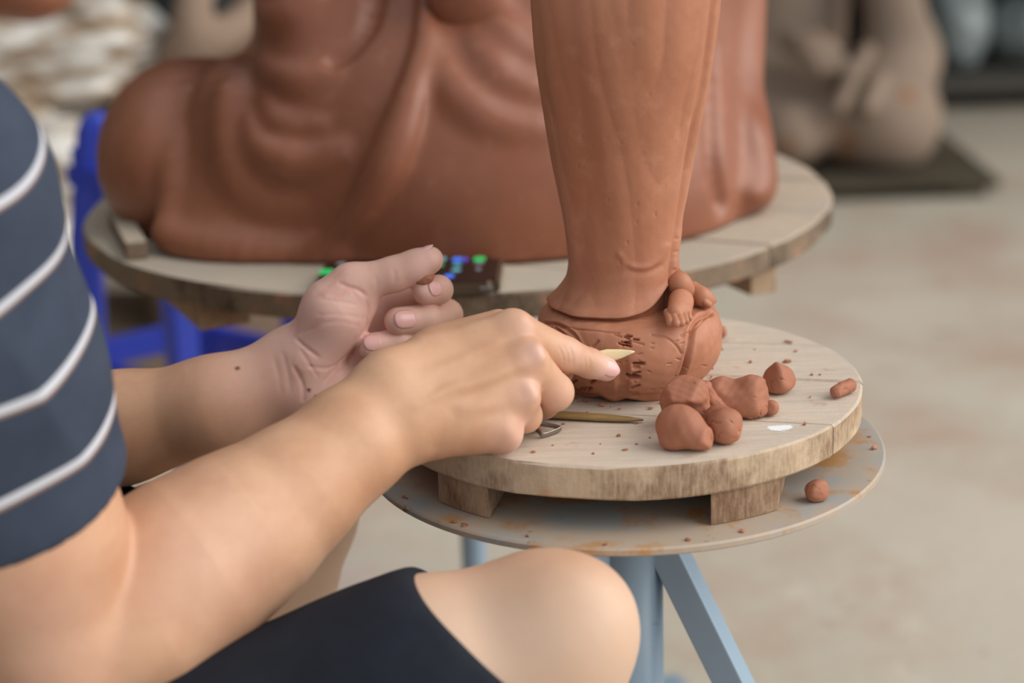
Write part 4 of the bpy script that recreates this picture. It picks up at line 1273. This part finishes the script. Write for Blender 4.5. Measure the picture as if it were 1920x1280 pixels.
def build_body():
    hb, hf = .0048, .00125
    a = np.concatenate([HEAD[None] + .16, HIP_R[None] - .14, A_L[None], A_R[None], K_R[None] + .07, K_L[None], S_L[None] + .1, E_R[None], cutL_p[None] + .05])
    lo, hi = a.min(0) - .06, a.max(0) + .06
    lo[2] = .0015
    vb, qb = mesher(bodyc, lo, hi, hb)
    qb = strip_cap(vb, qb, cutR_p, cutR_n, hb, .10); qb = strip_cap(vb, qb, cutL_p, cutL_n, hb, .08)
    fr = ARM_R_LOW; fl = inter(ARM_L, half_space(cutL_p + cutL_n * .012, -cutL_n))
    lo, hi = bounds_near([P(-200, 1000, .98), P(-10, 790, .90), P(250, 1300, .93), P(-60, 1400, .93), P(0, 900, .86), P(1160, 690, 1.10), P(960, 600, 1.07), P(900, 850, 1.09)], .018)
    lo = np.minimum(lo, E_R - .055)
    vr, qr = mesher(fr, lo, hi, hf)
    qr = strip_cap(vr, qr, cutR_p + cutR_n * .012, cutR_n, hf * 1.5, .10)
    lo, hi = bounds_near([cutL_p, Q_(60, 950, 1.14), Q_(845, 545, 1.11), Q_(845, 560, 1.18), Q_(700, 730, 1.18), Q_(810, 455, 1.11), Q_(60, 700, 1.2), Q_(300, 800, 1.09)], .014)
    vl, ql = mesher(fl, lo, hi, hf)
    ql = strip_cap(vl, ql, cutL_p + cutL_n * .012, cutL_n, hf * 1.5, .08)
    # tendons, knuckles and creases
    def shape(v, f, lines):
        d, g = grad(f, v); g /= np.maximum(np.linalg.norm(g, axis=1, keepdims=True), 1e-6)
        off = np.zeros(len(v), np.float32)
        for pix, wd, amp in lines:
            pl = hits(f, pix, 4, d0=.75, d1=1.4)
            if len(pl) < 2: continue
            lo_, hi_ = pl.min(0) - wd * 3, pl.max(0) + wd * 3
            m = ((v > lo_) & (v < hi_)).all(1)
            wgt = np.exp(-(seg_dist(v[m], pl) / wd) ** 2)
            if np.linalg.norm(pl[-1] - pl[0]) > 6 * wd:
                for en in (pl[0], pl[-1]): wgt = wgt * (1 - np.exp(-(np.linalg.norm(v[m] - en, axis=1) / (2.6 * wd)) ** 2))
            off[m] += amp * wgt
        return v + g * off[:, None]
    vr = shape(vr, ARM_R, [
        ([(790, 755), (860, 728), (930, 705), (1003, 670)], .0036, .0013), ([(845, 760), (900, 735), (960, 710), (1000, 695)], .0034, -.0005),
        ([(835, 712), (880, 695), (940, 665), (980, 650)], .0038, -.0005), ([(770, 715), (850, 680), (930, 640), (975, 615)], .0042, .0009),
        ([(850, 772), (930, 757), (985, 738)], .0042, .0010), ([(880, 787), (930, 775), (970, 768)], .0036, -.0005), ([(760, 770), (810, 745), (840, 725), (880, 712)], .0022, .0006),
        ([(985, 597), (998, 612)], .0055, .0012), ([(1008, 655), (1014, 668)], .0045, .0024), ([(995, 728), (1002, 742)], .0045, .0020), ([(958, 812), (966, 822)], .005, .0010),
        ([(1020, 640), (1030, 690), (1022, 715)], .0035, -.0010),
        ([(1052, 640), (1064, 662), (1066, 690)], .0008, -.0005), ([(1062, 640), (1073, 664), (1074, 692)], .0008, -.0005), ([(1046, 645), (1056, 668), (1058, 690)], .0008, -.0004),
        ([(1100, 660), (1106, 680), (1104, 700)], .0008, -.0005), ([(1093, 660), (1098, 680), (1097, 700)], .0008, -.0004),
        ([(820, 835), (835, 800), (850, 780)], .006, -.0010), ([(1000, 775), (1012, 745), (1018, 715)], .0030, -.0012)])
    vl = shape(vl, ARM_L, [
        ([(630, 528), (655, 538), (674, 545), (690, 558)], .0011, -.0011), ([(551, 631), (573, 651), (602, 673)], .0010, -.0009), ([(548, 682), (568, 721), (568, 758)], .0011, -.0010),
        ([(571, 685), (600, 690), (624, 687), (661, 657)], .0009, -.0007), ([(602, 721), (625, 695), (647, 671)], .0009, -.0006), ([(739, 500), (740, 520), (738, 535)], .0010, -.0006),
        ([(700, 512), (706, 528), (706, 548)], .0010, -.0005), ([(688, 560), (692, 600), (676, 640), (650, 690)], .0015, -.0015), ([(560, 650), (585, 690), (600, 712)], .0009, -.0005),
        ([(528, 655), (540, 700), (545, 745)], .0014, -.0004), ([(512, 665), (522, 705), (528, 745)], .0014, -.0003), ([(600, 560), (640, 566), (672, 572)], .0008, -.0003),
        ([(590, 590), (640, 590), (680, 596)], .0008, -.0003), ([(595, 605), (635, 603), (675, 612)], .0008, -.0003), ([(652, 540), (662, 548), (668, 556)], .0009, -.0005), ([(845, 583), (842, 596), (836, 606)], .001, -.0004), ([(560, 625), (590, 615), (630, 600)], .0008, -.0003)])
    V = np.concatenate([vb, vr, vl]); Qd = np.concatenate([qb, qr + len(vb), ql + len(vb) + len(vr)])
    pink = np.zeros(len(V), np.float32); mole = np.zeros(len(V), np.float32)
    for (x, y, d), r, a_ in (((1140, 693, 1.09), .012, 1.0), ((1070, 668, 1.07), .014, .35), ((1010, 662, 1.03), .010, .55), ((1000, 735, 1.03), .011, .5), ((990, 600, 1.04), .014, .3), ((965, 815, 1.04), .018, .55), ((1030, 740, 1.06), .016, .35), ((80, 1280, .86), .05, .5), ((420, 1060, .92), .05, .25),
                       ((640, 630, 1.16), .07, .95), ((590, 720, 1.16), .03, 1.0), ((770, 560, 1.15), .05, .7), ((700, 560, 1.16), .03, .6), ((806, 490, 1.14), .016, .8), ((790, 510, 1.14), .018, .8), ((795, 546, 1.145), .013, .8), ((745, 602, 1.145), .014, .75), ((690, 648, 1.145), .014, .9), ((1060, 1180, 1.0), .035, .30)):
        p = P(x, y, d); pink = np.maximum(pink, a_ * np.exp(-((np.linalg.norm(V - p, axis=1) / r) ** 2)))
    for x, y, r in ((445, 690, .0016), (579, 731, .0014), (592, 743, .0010), (1040, 0, .001)):
        p = hit(ARM_L, x, y, .75, 1.4)
        if p is not None: mole = np.maximum(mole, np.exp(-((np.linalg.norm(V - p, axis=1) / r) ** 4)))
    me_o = mesh_obj('body', V, Qd, MAT['skin'], PERSON, attrs={'pink': pink, 'mole': mole, 'pale': np.where(np.arange(len(V)) < len(vb), np.clip((.60 - V[:, 2]) / .05, 0, .8), 0)})
    # join arms to trunk inside the sleeves
    bm = bmesh.new(); bm.from_mesh(me_o.data)
    loose = [v for v in bm.verts if not v.link_faces]
    bmesh.ops.delete(bm, geom=loose, context='VERTS')
    be = [e for e in bm.edges if e.is_boundary]
    for p0, R in ((cutR_p, .13), (cutL_p, .11)):
        ring = [e for e in be if (((e.verts[0].co + e.verts[1].co) / 2) - Vector(p0)).length < R]
        try: bmesh.ops.bridge_loops(bm, edges=ring)
        except Exception as ex: print('bridge', ex)
    bm.to_mesh(me_o.data); bm.free()
    me_o.data.polygons.foreach_set('use_smooth', np.ones(len(me_o.data.polygons), bool))
    return me_o
PERSON = empty('person', (PEL[0], PEL[1], 0), 'seated person in dark striped polo shirt carving clay with a wooden knife', 'person')
BODY = build_body()

# ---- fingernails
def nail(dip, tip, r, normal, L=(-.0075, .0062), half=50):
    a = norm(tip - dip); n_ = normal - a * (normal @ a); n_ = norm(n_); s = np.cross(a, n_)
    nu, nv = 11, 12; V = []
    for j in range(nv):
        v = j / (nv - 1); t = L[0] + (L[1] - L[0]) * v
        wv = (1 - max(0, (.30 - v) / .30) ** 2 * .8) ** .5 if v < .30 else 1 - .30 * max(0, (v - .72) / .28) ** 2
        rl = r * (1.0 if t < 0 else math.sqrt(max(.05, 1 - (t / (r * 1.32)) ** 2))) + .00035
        for i in range(nu):
            ph = math.radians(half) * (2 * i / (nu - 1) - 1) * wv
            tt = t - .0012 * (2 * i / (nu - 1) - 1) ** 2 * (v > .5)
            V.append(tip + a * tt + rl * (math.cos(ph) * n_ + math.sin(ph) * s))
    Fc = [(j * nu + i, j * nu + i + 1, (j + 1) * nu + i + 1, (j + 1) * nu + i) for j in range(nv - 1) for i in range(nu - 1)]
    o = mesh_obj('fingernail', V, Fc, MAT['nail'], BODY)
    so = o.modifiers.new('thickness', 'SOLIDIFY'); so.thickness = .0006; so.offset = -1
    return o
toC = -FW
nail(P(1106, 681, 1.087), P(1137, 692, 1.0925), .0074, norm(toC * 1.0 + RT * .30 + UP * .10), half=40)
nail(Q_(822, 543, 1.130), Q_(797, 546, 1.119), .0085, norm(toC + UP * .05 + RT * -.1), (-.0066, .0048), 36)
nail(Q_(800, 597, 1.127), Q_(747, 602, 1.119), .0090, norm(toC + UP * .10), (-.0085, .0056), 40)
nail(Q_(750, 640, 1.126), Q_(692, 648, 1.120), .0080, norm(toC + UP * .25), (-.0065, .0050), 40)
nail(P(780, 499, 1.150), P(806, 487, 1.149), .0088, norm(UP + toC * .12), (-.0085, .0060), 44)

# ---- shirt
hC = P(15, 935, .915)
hemN = norm(norm(E_R - S_R) + .26 * FW)
def shirt():
    up = S_R; dn = hC + hemN * .05
    sl_r = union([cap(up, P(-72, 690, .885), .066, .062), cap(P(-72, 690, .885), dn, .062, .0625)], .02)
    up2 = S_L; dn2 = E_L + (S_L - E_L) * .2
    sl_l = inter(cap(up2, dn2, .07, .06), half_space(E_L + (S_L - E_L) * .3, E_L - S_L), .003)
    tr = union([cap(PEL + np.array([-.01, 0, .035]), PEL * .5 + CH * .5, .147, .122), cap(PEL * .5 + CH * .5, CH - np.array([0, 0, .08]), .12, .123), cap(S_R, CH + np.array([.0, -.07, -.02]), .064, .08), cap(S_L, CH + np.array([0, .07, -.02]), .064, .08), cap(CH, NECK - hup * .005, .072, .062)], .06)
    w1 = Wobble(101, 26); w2 = Wobble(102, 60)
    S = np.array([1.25, 1.1, .35], np.float32)
    fold = lambda p: -.005 + .016 * np.abs(w1(p * S)) + .0022 * w2(p * S)
    hem_fade = lambda p: np.clip(-((p - hC.astype(np.float32)) @ hemN.astype(np.float32)) / .07, .12, 1)
    sleeve = inter(lambda p: sl_r(p) + fold(p) * hem_fade(p), half_space(hC, hemN), .007)
    rest = union([sl_l, (tr, .015)], .02)
    f = union([sleeve, (lambda p: rest(p) + fold(p), .012)])
    a = np.stack([S_R, S_L, PEL, CH, hC, NECK, E_L])
    lo, hi = a.min(0) - .11, a.max(0) + .11
    lo[0] = min(lo[0], PEL[0] - .19)
    v, q = mesher(f, lo, hi, .0038)
    ds, dt = evald(sl_r, v), evald(tr, v)
    vv = np.where(ds < dt, -((v - hC) @ hemN), (v[:, 2] - hC[2]) * .95 + .012)
    vv = vv + .005 * Wobble(103, 48)(v.astype(np.float32))
    m = M('navy_striped_knit', .9, .15)
    base = m.mix(m.noise(30, 3), srgb(50, 57, 72), srgb(70, 78, 94))
    ph = m.math('FRACT', m.math('DIVIDE', m.math('ADD', m.attr('along'), .052 * 20 - .0385), .052))
    white = m.math('MULTIPLY', m.math('GREATER_THAN', ph, .5 - .040), m.math('LESS_THAN', ph, .5 + .052))
    brown = m.math('MULTIPLY', m.math('GREATER_THAN', ph, .5 - .075), m.math('LESS_THAN', ph, .5 - .034))
    c = m.mix(brown, base, srgb(140, 112, 98)); c = m.mix(white, c, srgb(200, 202, 210))
    hemb = m.math('LESS_THAN', m.attr('along'), .0215)
    c = m.mix(m.math('MULTIPLY', hemb, .55), c, srgb(30, 35, 50))
    m.color(c); m.bump(m.noise(700, 2), .2, .0008)
    mesh_obj('shirt', v, q, m.m, PERSON, attrs={'along': vv + .026 + .86 * np.maximum(vv - .02, 0) ** 2})
shirt()

# ---- shorts
def shorts():
    axr = norm(K_R - HIP_R); axl = norm(K_L - HIP_L)
    pr = P(950, 1235, .98)
    r_ = inter(union([cap(K_R, P(800, 1278, .98), .052, .0585), cap(P(800, 1278, .98), P(700, 1318, .978), .0585, .0585), cap(P(700, 1318, .978), HIP_R, .0585, .084)], .02), half_space(pr, norm(axr + np.array([.0, 0, .62]))), .003)
    pl = P(320, 1070, 1.225)
    l_ = inter(union([cap(K_L, MID_L, .05, .068), cap(MID_L, HIP_L, .068, .088)], .02), half_space(pl, axl), .003)
    p_ = union([cap(HIP_R, HIP_L, .097, .097), cap(PEL + np.array([0, 0, .02]), PEL + np.array([-.01, 0, .08]), .125, .125)], .05)
    w1 = Wobble(111, 30); w2 = Wobble(112, 70)
    both = union([r_, (l_, .01), (p_, .03)])
    f = lambda p: both(p) + .004 * np.abs(w1(p * np.array([1, .8, .8], np.float32))) + .0012 * w2(p)
    a = np.stack([HIP_R, HIP_L, PEL, pr, pl])
    lo, hi = a.min(0) - .17, a.max(0) + .12
    v, q = mesher(f, lo, hi, .0045)
    m = M('black_shorts_cloth', .85, .2); m.color(m.mix(m.noise(40, 3), srgb(24, 27, 34), srgb(36, 40, 50))); m.bump(m.noise(500, 3), .2, .0008)
    mesh_obj('shorts', v, q, m.m, PERSON)
shorts()

def hair():
    w1 = Wobble(121, 120)
    f0 = minus(ell(HEAD - fwd * .012 + hup * .018, (.105, .083, .114), (fwd, hs, hup)), half_space(HEAD + fwd * .062 - hup * .02, -norm(fwd * .9 - hup * .55)), .01)
    f0 = minus(f0, half_space(HEAD - hup * .055, hup), .01)
    f = lambda p: f0(p) + .003 * w1(p)
    v, q = mesher(f, HEAD - .16, HEAD + .16, .004)
    m = plain('short_black_hair', (26, 22, 20), .5, .4, .2, 200)
    mesh_obj('hair', v, q, m, PERSON)
    ew = plain('eye_white', (225, 222, 215), .2, .5, .02, 30)
    dki = plain('dark_iris', (40, 26, 20), .15, .5, .02, 30)
    for sg in (-1, 1):
        c = HEAD + fwd * .0795 + hs * sg * .031 + hup * .012
        v, q = mesher(ell(c, (.0115, .0115, .0115)), c - .015, c + .015, .0014); mesh_obj('eye', v, q, ew, BODY)
        c2 = c + norm(fwd - hup * .35) * .0085; v, q = mesher(ell(c2, (.0042, .0052, .0052), (norm(fwd - hup * .35), hs, np.cross(norm(fwd - hup * .35), hs))), c2 - .009, c2 + .009, .0009); mesh_obj('iris', v, q, dki, BODY)
        lid = inter(ell(c, (.0128, .0135, .0128)), half_space(c + fwd * .0 - hup * .0005 + hup * .002, -norm(hup * 1.0 - fwd * .25)), .001); v, q = mesher(lid, c - .018, c + .018, .0014); mesh_obj('eyelid', v, q, MAT['skin'], BODY, attrs={'pink': np.zeros(len(v)), 'mole': np.zeros(len(v))})
hair()

# low stool carrying the person
zs = float(PEL[2] - .140)
stl = empty('low_stool', (PEL[0] - .02, PEL[1], 0), 'low wooden stool beneath the seated person', 'stool')
bm_obj('seat', box_bm((PEL[0] - .03, PEL[1], zs - .012), np.eye(3), (.14, .17, .012), .004), MAT['board_rear'], stl)
for sx in (-1, 1):
    for sy in (-1, 1):
        bm_obj('leg', box_bm((PEL[0] - .03 + sx * .11, PEL[1] + sy * .135, (zs - .0245) / 2), np.eye(3), (.016, .016, (zs - .0245) / 2), .002), MAT['board_rear'], stl)

# ---- the wooden knife and the pinch of clay held in the hands
tipk = P(1190, 659, 1.1005)
kn = [P(905, 735, 1.088), P(980, 712, 1.094), P(1060, 690, 1.0985), P(1110, 674, 1.1005), P(1140, 667, 1.1015), P(1165, 663, 1.1015), P(1182, 660, 1.101), tipk]
o = taper('modelling_knife', kn, [.0035, .0038, .0040, .0043, .0042, .0028, .0013, .0003], [.0022, .0022, .002, .0018, .0015, .001, .0006, .0003], MAT['fresh_wood'], hint=tuple(FW))
o.location = o.location
tag(recenter(o), 'pale pointed wooden modelling knife held in the right hand', 'tool')
lump('clay_pinch', 'pinch of clay held between left thumb and forefinger', [cap(P(783, 521, 1.1485), P(800, 515, 1.1495), .0036, .0042), ell(P(796, 521, 1.1475), (.004, .004, .0036))], h=.0005, seed=41, wob=.0006, fr=500, pads=bounds_near([P(791, 519, 1.149)], .014))
